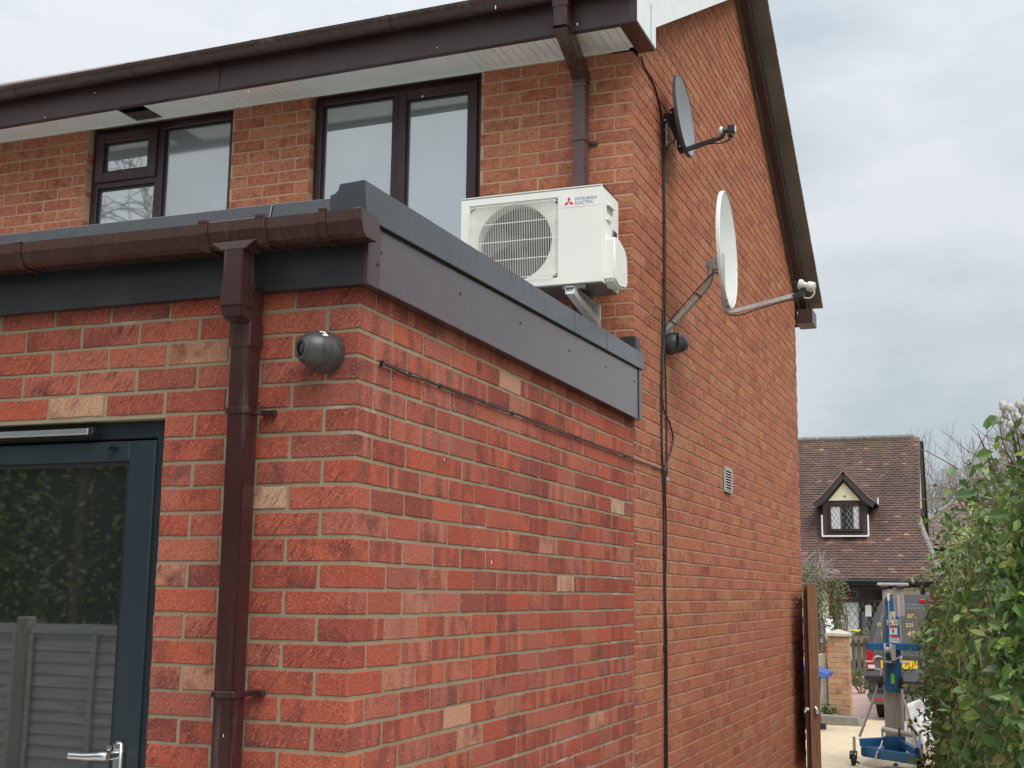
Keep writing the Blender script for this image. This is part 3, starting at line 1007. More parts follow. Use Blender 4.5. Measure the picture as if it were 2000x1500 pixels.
# lintel strip
MB().box(x0 - .01, x1 + .01, 0.004, 0.03, z1 - .0045, z1 + .0035).build("lintel", "ext_mortar", ext)

# ------------------------------------------------------------------ main house
L = 3.0
YB = 8.724
SL = 0.635
def gable(y):
    if y < 5.862:
        return min(4.625 + 0.5465 * (y - 3.057), 6.203)
    return 4.386 + SL * (8.724 - y)
house = thing("brick_house", (0, 3, 0), "two-storey weathered orange brick house with brown gutters and windows", "house")
W1 = (-1.988, -0.886, 3.28, 4.452)
W2 = (-3.620, -2.530, 3.28, 4.452)
W3 = (-5.9, -4.75, 3.28, 4.452)
WIN = (W1, W2, W3)
mb = MB()
yb, yt = L + 0.0025, L + 0.12
xs = [-7.5, W3[0], W3[1], W2[0], W2[1], W1[0], W1[1], -0.0042]
for i in range(len(xs) - 1):
    if i % 2 == 0:
        mb.box(xs[i], xs[i + 1], yb, yt, -0.1, 4.50)
    else:
        mb.box(xs[i], xs[i + 1], yb, yt, -0.1, 3.28)
mb.box(-0.12, -0.0042, yt, YB - .006, -0.3, 4.386)
mb.prism([(yb, 4.386), (YB - .006, 4.386), (5.862, 6.20), (5.70, gable(5.70) - .005), (yb, gable(yb) - .005)], lambda a, b, d: (d, a, b), -0.12, -0.0042)
mb.box(-7.5, -0.12, YB - 0.12, YB - .006, -0.3, 4.45)
hw = mb.build("wall", "house_mortar", house)
MOD, GH = 0.2195, 0.0735
HL, HS, HH = 0.2090, 0.0998, 0.0628
specs = []
for n in range(-27, 62):
    z = 4.287 - GH * (n + 0.5)
    if z > 6.3 or z < -0.1:
        continue
    st = (n % 2 == 0)
    if z < 4.46:
        specs.append(("c", 0, L, z, HL if st else HS, HH, HS if st else HL))
        u = (HL if st else HS) + 0.0095
        holes = [(-w[1], -w[0]) for w in WIN if w[2] < z < w[3]]
        while u < 7.4:
            for a, b in cut(u, u + HL, holes):
                xm = -(a + b) / 2
                if z > 2.5 or xm < -4.4:
                    specs.append(("f", xm + rnd.uniform(-.002, .002), L, z + rnd.uniform(-.0015, .0015), b - a, HH))
            u += MOD
        v = L + (HS if st else HL) + 0.0095
    else:
        v = L + (0 if st else MOD / 2)
    while v < YB - 0.02:
        b = min(v + HL, YB)
        zz = (v + b) / 2
        top = max(gable(v), gable(b))
        if b - v > 0.03 and z - HH / 2 < top - 0.005:
            e = ("s", 0.0, zz + rnd.uniform(-.002, .002), z + rnd.uniform(-.0015, .0015), b - v, HH)
            if z + HH / 2 > min(gable(v), gable(b)):
                e = e + (gable,)
            # vent opening
            if not (5.24 < zz < 5.44 and 2.24 < z < 2.37):
                specs.append(e)
        v += MOD
# gable-cut bricks must stay in the joined part
plain_specs = [s for s in specs if len(s) == 6 or s[0] == "c"]
cut_specs = [s for s in specs if len(s) == 7 and s[0] != "c"]
lay(plain_specs, hw, "house_brick")
m = MB()
for i, s in enumerate(cut_specs):
    vs, fs = brick_geo(s[4], s[5], 0.055, 5000 + i)
    m.add([(s[1] - y, s[2] + x, min(s[3] + z, s[6](s[2] + x))) for x, y, z in vs], fs)
o = m.build("cut_brick", "house_brick", hw, recalc=False)
o["kind"] = "stuff"

# windows
def window(w, kind):
    x0, x1, z0, z1 = w
    yf = L + 0.055
    t = 0.052
    m = MB()
    m.box(x0 + .002, x0 + t, yf, yf + .07, z0, z1 - .004)
    m.box(x1 - t, x1 - .002, yf, yf + .07, z0, z1 - .004)
    m.box(x0 + t, x1 - t, yf, yf + .07, z1 - t - .004, z1 - .004)
    m.box(x0 + t, x1 - t, yf, yf + .07, z0, z0 + t)
    if kind == "big":
        mu = (x0 + .521, x0 + .571)
    else:
        mu = (x0 + 0.49, x0 + 0.55)
    m.box(mu[0], mu[1], yf, yf + .07, z0 + t, z1 - t - .004)
    win = m.build("window", "window_frame", house, bevel=0.004)
    def bead(a, b, c, d, nm, mat, dpt=0.028, wd=0.012):
        q = MB()
        yy = yf + dpt
        q.box(a, a + wd, yy - .012, yy, c, d)
        q.box(b - wd, b, yy - .012, yy, c, d)
        q.box(a + wd, b - wd, yy - .012, yy, d - wd, d)
        q.box(a + wd, b - wd, yy - .012, yy, c, c + wd)
        q.build("glazing_bead", "black", win)
        MB().box(a, b, yy, yy + .02, c, d).build(nm, mat, win)
    if kind == "big":
        bead(x0 + t, mu[0], z0 + t, z1 - t - .004, "pane", "sky_glass")
        # opening sash on the right
        a, b = mu[1] - .012, x1 - t + .012
        q = MB()
        c, d, s = z0 + t - .012, z1 - t + .008, 0.055
        for bx in ((a, a + s, c, d), (b - s, b, c, d), (a + s, b - s, d - s, d), (a + s, b - s, c, c + s)):
            q.box(bx[0], bx[1], yf - .016, yf + .03, bx[2], bx[3])
        q.build("sash", "window_frame", win, bevel=0.004)
        bead(a + s, b - s, c + s, d - s, "pane", "sky_glass", 0.012)
    else:
        bead(mu[1], x1 - t, z0 + t, z1 - t - .004, "pane", "rain_glass")
        zt = z1 - t - 0.30
        MB().box(x0 + t, mu[0], yf - .001, yf + .069, zt - .05, zt).build("transom", "window_frame", win, bevel=0.003)
        bead(x0 + t, mu[0], z0 + t, zt - .05, "pane", "sky_glass")
        a, b, c, d, s = x0 + t - .014, mu[0] + .014, zt - .014, z1 - t + .008, 0.062
        q = MB()
        for bx in ((a, a + s, c, d), (b - s, b, c, d), (a + s, b - s, d - s, d), (a + s, b - s, c, c + s)):
            q.box(bx[0], bx[1], yf - .020, yf + .03, bx[2], bx[3])
        q.build("sash", "window_frame", win, bevel=0.005)
        bead(a + s, b - s, c + s, d - s, "pane", "sky_glass", 0.008)
    MB().box(x0 + .002, x1 - .002, L - .03, yf + .06, z0 - .03, z0 - .001).build("sill", "window_frame", win, bevel=0.004)
    # plain room behind
    return win
for w, kd in ((W1, "big"), (W2, "small"), (W3, "big")):
    window(w, kd)

# soffit boards (one short length is missing), black sheet for the void's shade, fascia, gutter
SZ = 4.447
sof = MB().box(-7.5, 0.03, 2.70, 3.10, 4.56, 4.60).build("soffit", "black_void", house)
def sboard(a, b):
    q = MB()
    q.box(a + .0012, b - .0012, 2.712, 2.999, SZ, SZ + .009)
    q.build("soffit_board", "soffit", sof, bevel=0.0018)
x = 0.02
while x > -7.4:
    wd = 0.1
    if -0.80 > x > -1.95:
        sboard(-1.95, x)
        x = -1.95
        continue
    if not (-3.26 < x - 0.05 < -3.01):
        sboard(x - wd * .46, x)
        sboard(x - wd, x - wd * .46)
    x -= wd
MB().box(-7.5, -0.02, 2.999, 3.012, 4.438, 4.45).build("soffit_sealant", "white_line", house)
def ez(x):              # the eaves sag a little to the left
    return 0.0105 * x
def eave_box(m, xa, xb, y0, y1, z0, z1):
    m.hexa([(xa, y0, z0 + ez(xa)), (xb, y0, z0 + ez(xb)), (xb, y1, z0 + ez(xb)), (xa, y1, z0 + ez(xa)),
            (xa, y0, z1 + ez(xa)), (xb, y0, z1 + ez(xb)), (xb, y1, z1 + ez(xb)), (xa, y1, z1 + ez(xa))])
    return m
for xa, xb in ((-7.5, -2.447), (-2.441, 0.111)):
    m = eave_box(MB(), xa, xb, 2.676, 2.694, 4.435, 4.645)
    eave_box(m, xa, xb, 2.694, 2.716, 4.435, 4.447)
    fbd = m.build("fascia_board", "fascia_brown", house, bevel=0.003)
eave_box(MB(), -2.475, -2.415, 2.671, 2.6755, 4.437, 4.60).build("fascia_joint", "fascia_brown", fbd)
MB().box(0.068, 0.1124, 2.672, 2.6755, 4.437, 4.70).build("corner_cover", "fascia_brown", fbd)
def half_round(r, n=10):
    return [(2.612 + r * math.cos(math.pi + math.pi * i / n), 4.655 + r * math.sin(math.pi + math.pi * i / n)) for i in range(n + 1)]
def gp(r0, r1):
    return half_round(r0) + half_round(r1)[::-1]
m = MB().prism(gp(0.060, 0.0565), lambda a, b, d: (d, a, b + ez(d) * 1.4), -7.5, 0.10)
hg = m.build("gutter", "house_gutter", house, smooth=True)
for x in (-5.6, -4.72, -3.849, -2.978, -2.120, -1.266):
    MB().prism(gp(0.0645, 0.0605), lambda a, b, d: (d, a, b + ez(d) * 1.4), x - .012, x + .012).build("gutter_bracket", "house_gutter", hg)
MB().prism(half_round(0.062), lambda a, b, d: (d, a, b), 0.098, 0.103).build("end_cap", "house_gutter", hg)
hp_ = MB().box(-0.306, -0.238, 2.895, 2.960, 2.70, 4.262).build("downpipe", "house_pipe", house, bevel=0.004, seg=2)
m = MB()
m.box(-0.309, -0.233, 2.566, 2.640, 4.415, 4.66)
m.box(-0.313, -0.229, 2.562, 2.644, 4.53, 4.60)
m.hexa([(-0.309, 2.566, 4.415), (-0.233, 2.566, 4.415), (-0.233, 2.640, 4.415), (-0.309, 2.640, 4.415), (-0.309, 2.566, 4.43), (-0.233, 2.566, 4.43), (-0.233, 2.640, 4.43), (-0.309, 2.640, 4.43)])
m.hexa([(-0.308, 2.892, 4.262), (-0.234, 2.892, 4.262), (-0.234, 2.968, 4.325), (-0.308, 2.968, 4.325), (-0.308, 2.566, 4.408), (-0.234, 2.566, 4.408), (-0.234, 2.642, 4.475), (-0.308, 2.642, 4.475)])
m.box(-0.311, -0.232, 2.890, 2.966, 4.250, 4.318)
m.build("pipe_offset", "pipe", hp_, bevel=0.003)
MB().box(-0.3085, -0.235, 2.892, 2.963, 4.222, 4.244).build("pipe_collar", "house_pipe", hp_)
for z in (3.93, 3.2):
    q = MB().box(-0.312, -0.232, 2.889, 2.999, z - .011, z + .011)
    q.box(-0.232, -0.195, 2.985, 2.998, z - .011, z + .008)
    q.build("pipe_clip", "house_pipe", hp_, bevel=0.002)
# white box end, white rising barge
ROOFZ = lambda y: 4.60 + SL * (y - 2.69)
m = MB().prism([(2.6805, 4.440), (3.056, 4.445), (3.056, 4.565), (3.056, 4.66), (2.6805, 4.64)], lambda a, b, d: (d, a, b), 0.030, 0.1125)
be = m.build("box_end", "white_pvc", house, bevel=0.002)
wb = MB().prism([(3.057, 4.57), (5.862, 6.105), (5.862, 6.325), (3.057, 4.835)], lambda a, b, d: (d, a, b), 0.060, 0.1100).build("barge_board", "white_pvc", house)
wb["label"] = "white barge board rising from the front eaves"
MB().prism([(2.6805, 4.642), (3.056, 4.662), (3.056, 4.830), (2.6805, 4.655)], lambda a, b, d: (d, a, b), 0.031, 0.1115).build("box_end_top", "white_pvc", be)
MB().box(0.1128, 0.1140, 2.949, 2.954, 4.446, 4.655).build("panel_joint", "maroon", be)
MB().box(0.012, 0.109, 2.680, 3.052, 4.432, 4.4385).build("box_underside", "maroon", be, bevel=0.002)
# far slope: soffit strip with joints, barge, verge tiles
def slope_box(name, mat, x0, x1, y0, y1, d0, d1, par, **k):
    """follows the far roof slope; d = height above the brick line"""
    return MB().hexa([(x0, y0, gable(y0) + d0), (x1, y0, gable(y0) + d0), (x1, y1, gable(y1) + d0), (x0, y1, gable(y1) + d0),
                      (x0, y0, gable(y0) + d1), (x1, y0, gable(y0) + d1), (x1, y1, gable(y1) + d1), (x0, y1, gable(y1) + d1)]).build(name, mat, par, **k)
bb = slope_box("barge_board", "fascia_brown", 0.040, 0.096, 5.862, 9.02, -0.045, 0.17, house, bevel=0.003)
bb["label"] = "brown barge board on the far slope"
y = 5.9
while y < 8.95:
    slope_box("undercloak_slab", "slab_tile", 0.003, 0.0395, y, min(y + .156, 8.95), -0.012, 0.004, bb)
    y += 0.16
y = 5.88
ov = slope_box("verge", "slab_tile", 0.097, 0.120, 5.862, 9.04, 0.10, 0.12, house)
while y < 9.0:
    q = MB()
    y1 = min(y + 0.34, 9.06)
    q.hexa([(0.0970, y, gable(y) + .125), (0.222, y, gable(y) + .125), (0.222, y1, gable(y1) + .132), (0.0970, y1, gable(y1) + .132),
            (0.0970, y, gable(y) + .150), (0.222, y, gable(y) + .150), (0.222, y1, gable(y1) + .160), (0.0970, y1, gable(y1) + .160)])
    q.build("verge_tile", "slab_tile", ov, bevel=0.004)
    y += 0.345
MB().box(0.004, 0.16, 8.73, 9.02, 4.10, 4.24).build("box_end", "fascia_brown", house, bevel=0.004)
MB().box(-7.5, 0.05, 8.98, 9.0, 4.12, 4.34).build("fascia_board", "fascia_brown", house)
# roof slabs
m = MB()
for (ye, ze), (yr, zr), xr_ in (((2.635, 4.622), (5.862, 6.345), 0.125), ((9.06, gable(9.06) + .13), (5.862, 6.345), 0.096)):
    m.hexa([(-7.6, ye, ze), (xr_, ye, ze), (xr_, yr, zr), (-7.6, yr, zr), (-7.6, ye, ze + .03), (xr_, ye, ze + .03), (xr_, yr, zr + .05), (-7.6, yr, zr + .05)])
m.build("roof", "slab_tile", house)
# vent grille
vg = MB()
vy0, vy1, vz0, vz1 = 5.222, 5.455, 2.222, 2.392
for a in ((vy0, vy0 + .014, vz0, vz1), (vy1 - .014, vy1, vz0, vz1), (vy0 + .014, vy1 - .014, vz1 - .012, vz1), (vy0 + .014, vy1 - .014, vz0, vz0 + .012)):
    vg.box(0.0, 0.016, *a)
vgo = vg.build("vent_grille", "old_galv", house)
MB().box(-0.004, 0.0015, vy0, vy1, vz0, vz1).build("vent_back", "black_void", vgo)
for i in range(8):
    z = vz0 + .016 + i * .0185
    MB().hexa([(0.003, vy0 + .014, z + .009), (0.020, vy0 + .014, z), (0.020, vy1 - .014, z), (0.003, vy1 - .014, z + .009),
               (0.003, vy0 + .014, z + .012), (0.020, vy0 + .014, z + .005), (0.020, vy1 - .014, z + .005), (0.003, vy1 - .014, z + .012)]).build("louvre", "white_pvc", vgo)
# rainwater hook near far corner
MB().tube(smooth_path([(0.004, 8.15, 1.50), (0.02, 8.2, 1.52), (0.02, 8.35, 1.49), (0.02, 8.5, 1.52), (0.004, 8.6, 1.47)], 4), 0.006, 6).build("wall_hook", "black", house)

# ------------------------------------------------------------------ air conditioner
AX0, AX1, AY0, AY1, AZ0, AZ1 = -0.818, -0.052, 2.600, 2.885, 3.055, 3.549
ac = thing("air_conditioner", (-0.435, 2.74, AZ0), "white air conditioner unit with round caged fan on wall brackets", "air conditioner")
GX0, GX1, GZ0, GZ1 = -0.770, -0.288, 3.095, 3.508
FC = (-0.529, 3.302)
FR = 0.2035
# casing with a round fan opening
m = MB()
m.box(AX0, GX0, AY0, AY1, AZ0, AZ1)
m.box(GX1, AX1, AY0, AY1, AZ0, AZ1)
m.box(GX0, GX1, AY0, AY1, GZ1, AZ1)
m.box(GX0, GX1, AY0, AY1, AZ0, GZ0)
m.box(GX0, GX1, AY1 - .02, AY1, GZ0, GZ1)
bm_me = m
n = 40
vs, fs = [], []
def sq(t):
    cx, cz = math.cos(t), math.sin(t)
    hx0, hx1, hz0, hz1 = GX0 - FC[0], GX1 - FC[0], GZ0 - FC[1], GZ1 - FC[1]
    k = min((hx1 / cx if cx > 1e-6 else 9), (hx0 / cx if cx < -1e-6 else 9), (hz1 / cz if cz > 1e-6 else 9), (hz0 / cz if cz < -1e-6 else 9))
    return FC[0] + cx * k, FC[1] + cz * k
for i in range(n):
    t = 2 * math.pi * i / n
    a = sq(t)
    vs.append((a[0], AY0 + .012, a[1]))
    vs.append((FC[0] + FR * math.cos(t), AY0 + .020, FC[1] + FR * math.sin(t)))
    vs.append((FC[0] + FR * .97 * math.cos(t), AY0 + .09, FC[1] + FR * .97 * math.sin(t)))
for i in range(n):
    j = (i + 1) % n
    fs.append((3 * i, 3 * j, 3 * j + 1, 3 * i + 1))
    fs.append((3 * i + 1, 3 * j + 1, 3 * j + 2, 3 * i + 2))
case = MB()
case.box(AX0, AX1, AY0, AY1, AZ0, AZ1)
# outer shell as frame pieces so that the opening is real
cs = m.build("casing", "ac_white", ac, bevel=0.0)
r_ = MB()
r_.add(vs, fs)
r_.build("fan_shroud", "ac_white", ac, recalc=False)
lid = MB().box(AX0 - .004, AX1 + .004, AY0 - .004, AY1 + .004, AZ1 - .004, AZ1 + .012).build("lid", "ac_white", ac, bevel=0.009, seg=3, smooth=True)
fr = MB()
fr.box(AX0 - .0015, GX0 - .004, AY0 - .004, AY0, AZ0 + .002, AZ1 - .005)
fr.box(GX1 + .004, AX1 + .001, AY0 - .004, AY0, AZ0 + .002, AZ1 - .005)
fr.box(GX0 - .004, GX1 + .004, AY0 - .004, AY0, GZ1 + .004, AZ1 - .005)
fr.box(GX0 - .004, GX1 + .004, AY0 - .004, AY0, AZ0 + .002, GZ0 - .004)
fr.build("front_panel", "ac_white", ac, bevel=0.0015)
MB().lathe([(FR * .97, 0), (FR * .97, 0.01)], (FC[0], AY0 + .16, FC[1]), (0, 1, 0), 40).build("coil", "ac_dark", ac)
MB().lathe([(FR * .968, 0), (FR * .968, 0.075)], (FC[0], AY0 + .088, FC[1]), (0, 1, 0), 40).build("fan_housing", "ac_dark", ac)
fan = MB().lathe([(0.012, 0), (0.045, 0.006), (0.052, 0.03), (0.052, 0.06)], (FC[0], AY0 + .040, FC[1]), (0, 1, 0), 24).build("fan", "ac_blade", ac, smooth=True)
for b in range(3):
    q = MB()
    vs, fs = [], []
    for i in range(7):
        t = b * 2 * math.pi / 3 + i / 6 * 1.25
        for r0 in (0.05, 0.12, 0.185):
            vs.append((FC[0] + r0 * math.cos(t + .25 * r0 / .185), AY0 + .095 - i * .008 - r0 * .05, FC[1] + r0 * math.sin(t + .25 * r0 / .185)))
    for i in range(6):
        for j in range(2):
            a = i * 3 + j
            fs.append((a, a + 1, a + 4, a + 3))
    q.add(vs, fs)
    q.build("fan_blade", "ac_blade", fan, recalc=False, smooth="all")
# wire guard
gr = MB()
rr = 0.0012
for j in range(5):
    z = GZ0 + .012 + j * (GZ1 - GZ0 - .024) / 4
    gr.tube([(GX0 + .004, AY0 + .006, z), (GX0 + .02, AY0 - .016, z), (GX1 - .02, AY0 - .016, z), (GX1 - .004, AY0 + .006, z)], 0.0024, 6)
gd = gr.build("fan_grille", "ac_white", ac, smooth=True)
nb = 50
wires = MB()
wm = None
for i in range(nb):
    x = GX0 + .012 + i * (GX1 - GX0 - .024) / (nb - 1)
    if wm is None:
        q = MB().tube([(0, .020, GZ0 + .004), (0, 0, GZ0 + .020), (0, 0, GZ1 - .020), (0, .020, GZ1 - .004)], rr, 5)
        q.v = [(a, b, c - AZ0) for a, b, c in q.v]
        wm = q.mesh("grille_wire", "ac_white")
    o = bpy.data.objects.new("grille_wire", wm)
    o.location = (x + 0.435, AY0 - .019 - 2.74, 0)
    o.parent = gd
    COL.objects.link(o)
for x, z in ((GX1 - .012, GZ0 + .012), (GX1 - .012, GZ1 - .012), (GX0 + .012, GZ1 - .012)):
    MB().lathe([(0.007, 0), (0.006, 0.003)], (x, AY0 - .005, z), (0, -1, 0), 10).build("screw", "galv", ac)
# badge
bd = MB().box(-0.262, -0.068, AY0 - .0052, AY0 - .0042, 3.452, 3.514).build("badge", "badge", ac)
yb_ = AY0 - .0056
def rhomb(cx, cz, ang, s):
    a = R(ang)
    c, s_ = math.cos(a), math.sin(a)
    pts = [(0, 0), (s * .5 * 1.0, s * .866 * 1.0), (0, 2 * s * .866), (-s * .5, s * .866)]
    return [(cx + p * c - q * s_, cz + p * s_ + q * c) for p, q in pts]
lg = MB()
for ang in (0, 120, 240):
    lg.prism(rhomb(-0.226, 3.4795, ang, 0.0165), lambda a, b, d: (a, d, b), yb_ - .0006, yb_)
lg.build("logo", "logo_red", bd)
for body, z in (("MITSUBISHI", 3.4845), ("ELECTRIC", 3.4635)):
    T = Matrix.Translation((-0.194 + 0.435, yb_ - 2.74, z - AZ0)) @ Matrix.Rotation(R(90), 4, "X")
    text_obj("lettering", body, 0.0225, "logo_grey", T, bd, 0.0005, 1.02)
# side handle, slots, valve cover, underside
MB().box(AX1, AX1 + .006, AY0 + .03, AY0 + .035 + .16, AZ0 + .02, AZ1 - .03).build("side_panel", "ac_white", ac, bevel=0.002)
hd = MB().box(AX1 + .0062, AX1 + .0075, AY0 + .060, AY0 + .155, 3.432, 3.468).build("hand_hold", "old_galv", ac)
MB().hexa([(AX1 + .006, AY0 + .055, 3.462), (AX1 + .022, AY0 + .055, 3.462), (AX1 + .022, AY0 + .16, 3.462), (AX1 + .006, AY0 + .16, 3.462),
           (AX1 + .006, AY0 + .055, 3.482), (AX1 + .012, AY0 + .055, 3.482), (AX1 + .012, AY0 + .16, 3.482), (AX1 + .006, AY0 + .16, 3.482)]).build("grip", "ac_white", hd, bevel=0.002)
MB().box(AX1 + .006, AX1 + .016, AY0 + .05, AY0 + .12, 3.385, 3.397).build("ledge", "ac_white", ac, bevel=0.003)
for i in range(6):
    MB().bar((AX1 + .0068, AY0 + .15 + i * .014, 3.315), (AX1 + .0068, AY0 + .165 + i * .014, 3.365), 0.0015, 0.004, (1, 0, 0)).build("vent_slot", "ac_dark", ac)
MB().prism([(AY0 + .035, 3.070), (AY0 + .035, 3.290), (AY0 + .10, 3.300), (AY0 + .20, 3.275), (AY0 + .25, 3.235), (AY0 + .265, 3.10), (AY0 + .23, 3.062), (AY0 + .10, 3.045)],
           lambda a, b, d: (d, a, b), AX1 - .012, AX1 + .058).build("valve_cover", "ac_white", ac, bevel=0.010, seg=3, smooth=True)
un = MB().box(AX0 + .01, AX1 - .004, AY0 + .01, AY1 - .01, AZ0 - .006, AZ0 + .0).build("base_tray", "ac_under", ac)
for x in (-0.66, -0.20):
    MB().box(x - .06, x + .06, AY0 - .004, AY0 + .04, AZ0 - .028, AZ0 - .0062).build("foot", "ac_under", ac, bevel=0.003)
    b = MB()
    b.box(x - .022, x + .022, 2.978, 2.995, 2.90, AZ0 - .03)
    b.box(x - .022, x - .019, 2.53, 2.978, AZ0 - .068, AZ0 - .03)
    b.box(x - .022, x + .022, 2.53, 2.978, AZ0 - .033, AZ0 - .029)
    b.hexa([(x - .019, 2.978, 2.905), (x + .022, 2.978, 2.905), (x + .022, 2.978, 2.945), (x - .019, 2.978, 2.945), (x - .019, 2.53, AZ0 - .068), (x + .022, 2.53, AZ0 - .068), (x + .022, 2.55, AZ0 - .036), (x - .019, 2.55, AZ0 - .036)])
    br = b.build("wall_bracket", "galv", ac, bevel=0.0015)
    for z in (2.93, 3.0):
        MB().lathe([(0.008, 0), (0.007, 0.006)], (x + .01, 2.977, z), (0, -1, 0), 8).build("bolt", "galv", br)

# black pocket at the end of the flat roof
rb = MB().box(-0.05, 0.035, 2.90, 2.99, 2.745, 2.835)
simple("roof_upstand", rb, "black", (0, 2.95, 2.745), "small black upstand at the far end of the flat roof", "flashing", bevel=0.006)

# ------------------------------------------------------------------ security cameras
def turret(base, ax, look, label):
    t = thing("security_camera", base, label, "camera", "grey turret cameras on the brick walls")
    b = Vector(base)
    ax = Vector(ax).normalized()
    MB().lathe([(0.060, 0), (0.0625, 0.008), (0.0625, 0.024), (0.0605, 0.040), (0.0575, 0.054), (0.053, 0.062)], b, ax, 36).build("mounting_base", "camera_grey", t, smooth=True)
    c = b + ax * 0.058
    lk = Vector(look).normalized()
    MB().lathe([(0.053, -0.018), (0.0562, 0.0), (0.0545, 0.015), (0.0500, 0.028), (0.0445, 0.039), (0.0385, 0.047), (0.034, 0.051)], c, lk, 36).build("housing", "camera_grey", t, smooth=True)
    MB().lathe([(0.0556, 0.0070), (0.0563, 0.0078), (0.0560, 0.0092), (0.0552, 0.0100)], c, lk, 36).build("collar", "black", t, smooth=True)
    f = MB().lathe([(0.034, 0.049), (0.0335, 0.0535), (0.031, 0.0560), (0.0225, 0.0562), (0.0215, 0.053)], c, lk, 30).build("face", "camera_grey", t, smooth=True)
    MB().lathe([(0.0215, 0.0532), (0.0205, 0.055), (0.012, 0.0575)], c, lk, 24).build("lens", "lens", f, smooth=True)
    up = Vector((0, 0, 1))
    sd = lk.cross(up).normalized()
    u2 = sd.cross(lk).normalized()
    a0 = (u2 * .80 - sd * .60).normalized() if abs(ax.y) > .5 else u2
    b0 = lk.cross(a0)
    s0 = c + a0 * .0558
    MB().hexa([s0 + b0 * a + lk * bb_ - a0 * (abs(a) * .12) + a0 * h for h in (0, .0012) for a, bb_ in ((-.014, -.012), (.014, -.012), (.014, .006), (-.014, .006))]).build("sticker", "badge", t)
    for dirv, hh in ((sd, .020), (sd * .5 + u2 * .86, .020), (sd * .9 - u2 * .3, .034)):
        dirv = dirv.normalized()
        MB().lathe([(0.0045, 0), (0.004, 0.003)], c + lk * hh + dirv * (.0518 if hh < .03 else .0462), dirv, 8).build("screw", "black", t)
    rt = b + ax * .030 + Vector((.93, 0, .36) if abs(ax.y) > .5 else (0, -.93, .36)) * .0612
    MB().lathe([(0.013, 0), (0.0125, 0.002), (0.010, 0.0022)], rt, Vector((.93, 0, .36) if abs(ax.y) > .5 else (0, -.93, .36)) + ax * .1, 14).build("conduit_plug", "camera_grey", t)
    return t
turret((-0.104, 0, 2.219), (0, -1, 0.0), (-0.50, -0.86, -0.05), "dark grey turret camera beside the downpipe on the extension's corner")
t2 = turret((0, 3.705, 2.945), (1, 0, 0.02), (0.72, 0.68, -0.10), "dark grey turret camera under the white dish's mast")
MB().box(0.002, 0.075, 3.68, 3.78, 3.003, 3.009).build("rain_hood", "old_galv", t2)

# ------------------------------------------------------------------ satellite dishes
def frame_of(n):
    n = Vector(n).normalized()
    s = n.cross(Vector((0, 0, 1))).normalized()
    u = s.cross(n)
    return n, s, u
def reflector(c, nrm, w, h, depth, rim, thick=0.004):
    """shallow bowl opening towards nrm"""
    n, s, u = frame_of(nrm)
    c = Vector(c)
    m = MB()
    N, K = 40, 7
    vs, fs = [], []
    def pt(r, t, d):
        return c + s * (w / 2 * r * math.cos(t)) + u * (h / 2 * r * math.sin(t)) + n * d
    rings = [(k / (K - 1), -depth * (1 - (k / (K - 1)) ** 2)) for k in range(1, K)] + [(1.0 + rim * .35, 0.004), (1.0 + rim, -0.001), (1.0 + rim, -0.018), (1.0 + rim * .3, -0.018)] + [(k / (K - 1), -depth * (1 - (k / (K - 1)) ** 2) - thick) for k in range(K - 1, 0, -1)]
    for r, d in rings:
        for j in range(N):
            vs.append(pt(r, 2 * math.pi * j / N, d))
    for i in range(len(rings) - 1):
        for j in range(N):
            q = (j + 1) % N
            fs.append((i * N + j, i * N + q, (i + 1) * N + q, (i + 1) * N + j))
    fs.append(tuple(range(N - 1, -1, -1)))
    fs.append(tuple((len(rings) - 1) * N + j for j in range(N)))
    m.add(vs, fs)
    return m, rings, N
# black mini-dish
B = Vector((0, 3.67, 4.19))
sd = thing("satellite_dish", B, "small dark grey satellite dish high on the brick gable", "satellite dish")
c = Vector((0.128, 3.665, 4.288))
nrm = (1, 0.0, 0.085)
rm, rings, N = reflector(c, nrm, 0.43, 0.475, 0.045, 0.035)
ro = rm.build("reflector", "dish_grey", sd, smooth=True)
n_, s_, u_ = frame_of(nrm)
fm = MB()
vs, fs = [], []
for k in range(1, 7):
    for j in range(36):
        t = 2 * math.pi * j / 36
        r = k / 6 * .985
        vs.append(c + s_ * (.215 * r * math.cos(t)) + u_ * (.2375 * r * math.sin(t)) + n_ * (-.045 * (1 - r * r) + .0025))
for k in range(5):
    for j in range(36):
        q = (j + 1) % 36
        fs.append((k * 36 + j, k * 36 + q, (k + 1) * 36 + q, (k + 1) * 36 + j))
fs.append(tuple(range(36)))
fm.add(vs, fs)
fm.build("dish_face", "mesh_grey", ro, smooth="all")
m = MB()
m.box(0.002, 0.012, 3.645, 3.70, 4.12, 4.30)
m.bar((0.01, 3.67, 4.285), (0.055, 3.67, 4.30), 0.05, 0.05)
m.bar((0.045, 3.67, 4.305), (0.074, 3.67, 4.318), 0.055, 0.055)
m.bar((0.035, 3.67, 4.27), (0.075, 3.67, 4.16), 0.035, 0.02, (1, 0, 0))
m.bar((0.058, 3.67, 4.30), (0.098, 3.67, 4.085), 0.045, 0.026, (1, 0, 0))
bk = m.build("mount_bracket", "black", sd, bevel=0.003)
for p in ((0.05, 3.64, 4.31), (0.013, 3.645, 4.27), (0.025, 3.645, 4.19), (0.03, 3.645, 4.13), (0.10, 3.645, 4.10)):
    MB().lathe([(0.007, 0), (0.006, 0.008)], p, (0, -1, 0), 8).build("bolt", "galv", bk)
arm = MB()
arm.bar((0.092, 3.655, 4.068), (0.305, 3.655, 4.118), 0.024, 0.024)
arm.tube(smooth_path([(0.30, 3.655, 4.117), (0.335, 3.655, 4.125), (0.352, 3.655, 4.14), (0.357, 3.655, 4.158)], 4), 0.012, 8)
ar = arm.build("feed_arm", "black", sd, bevel=0.002)
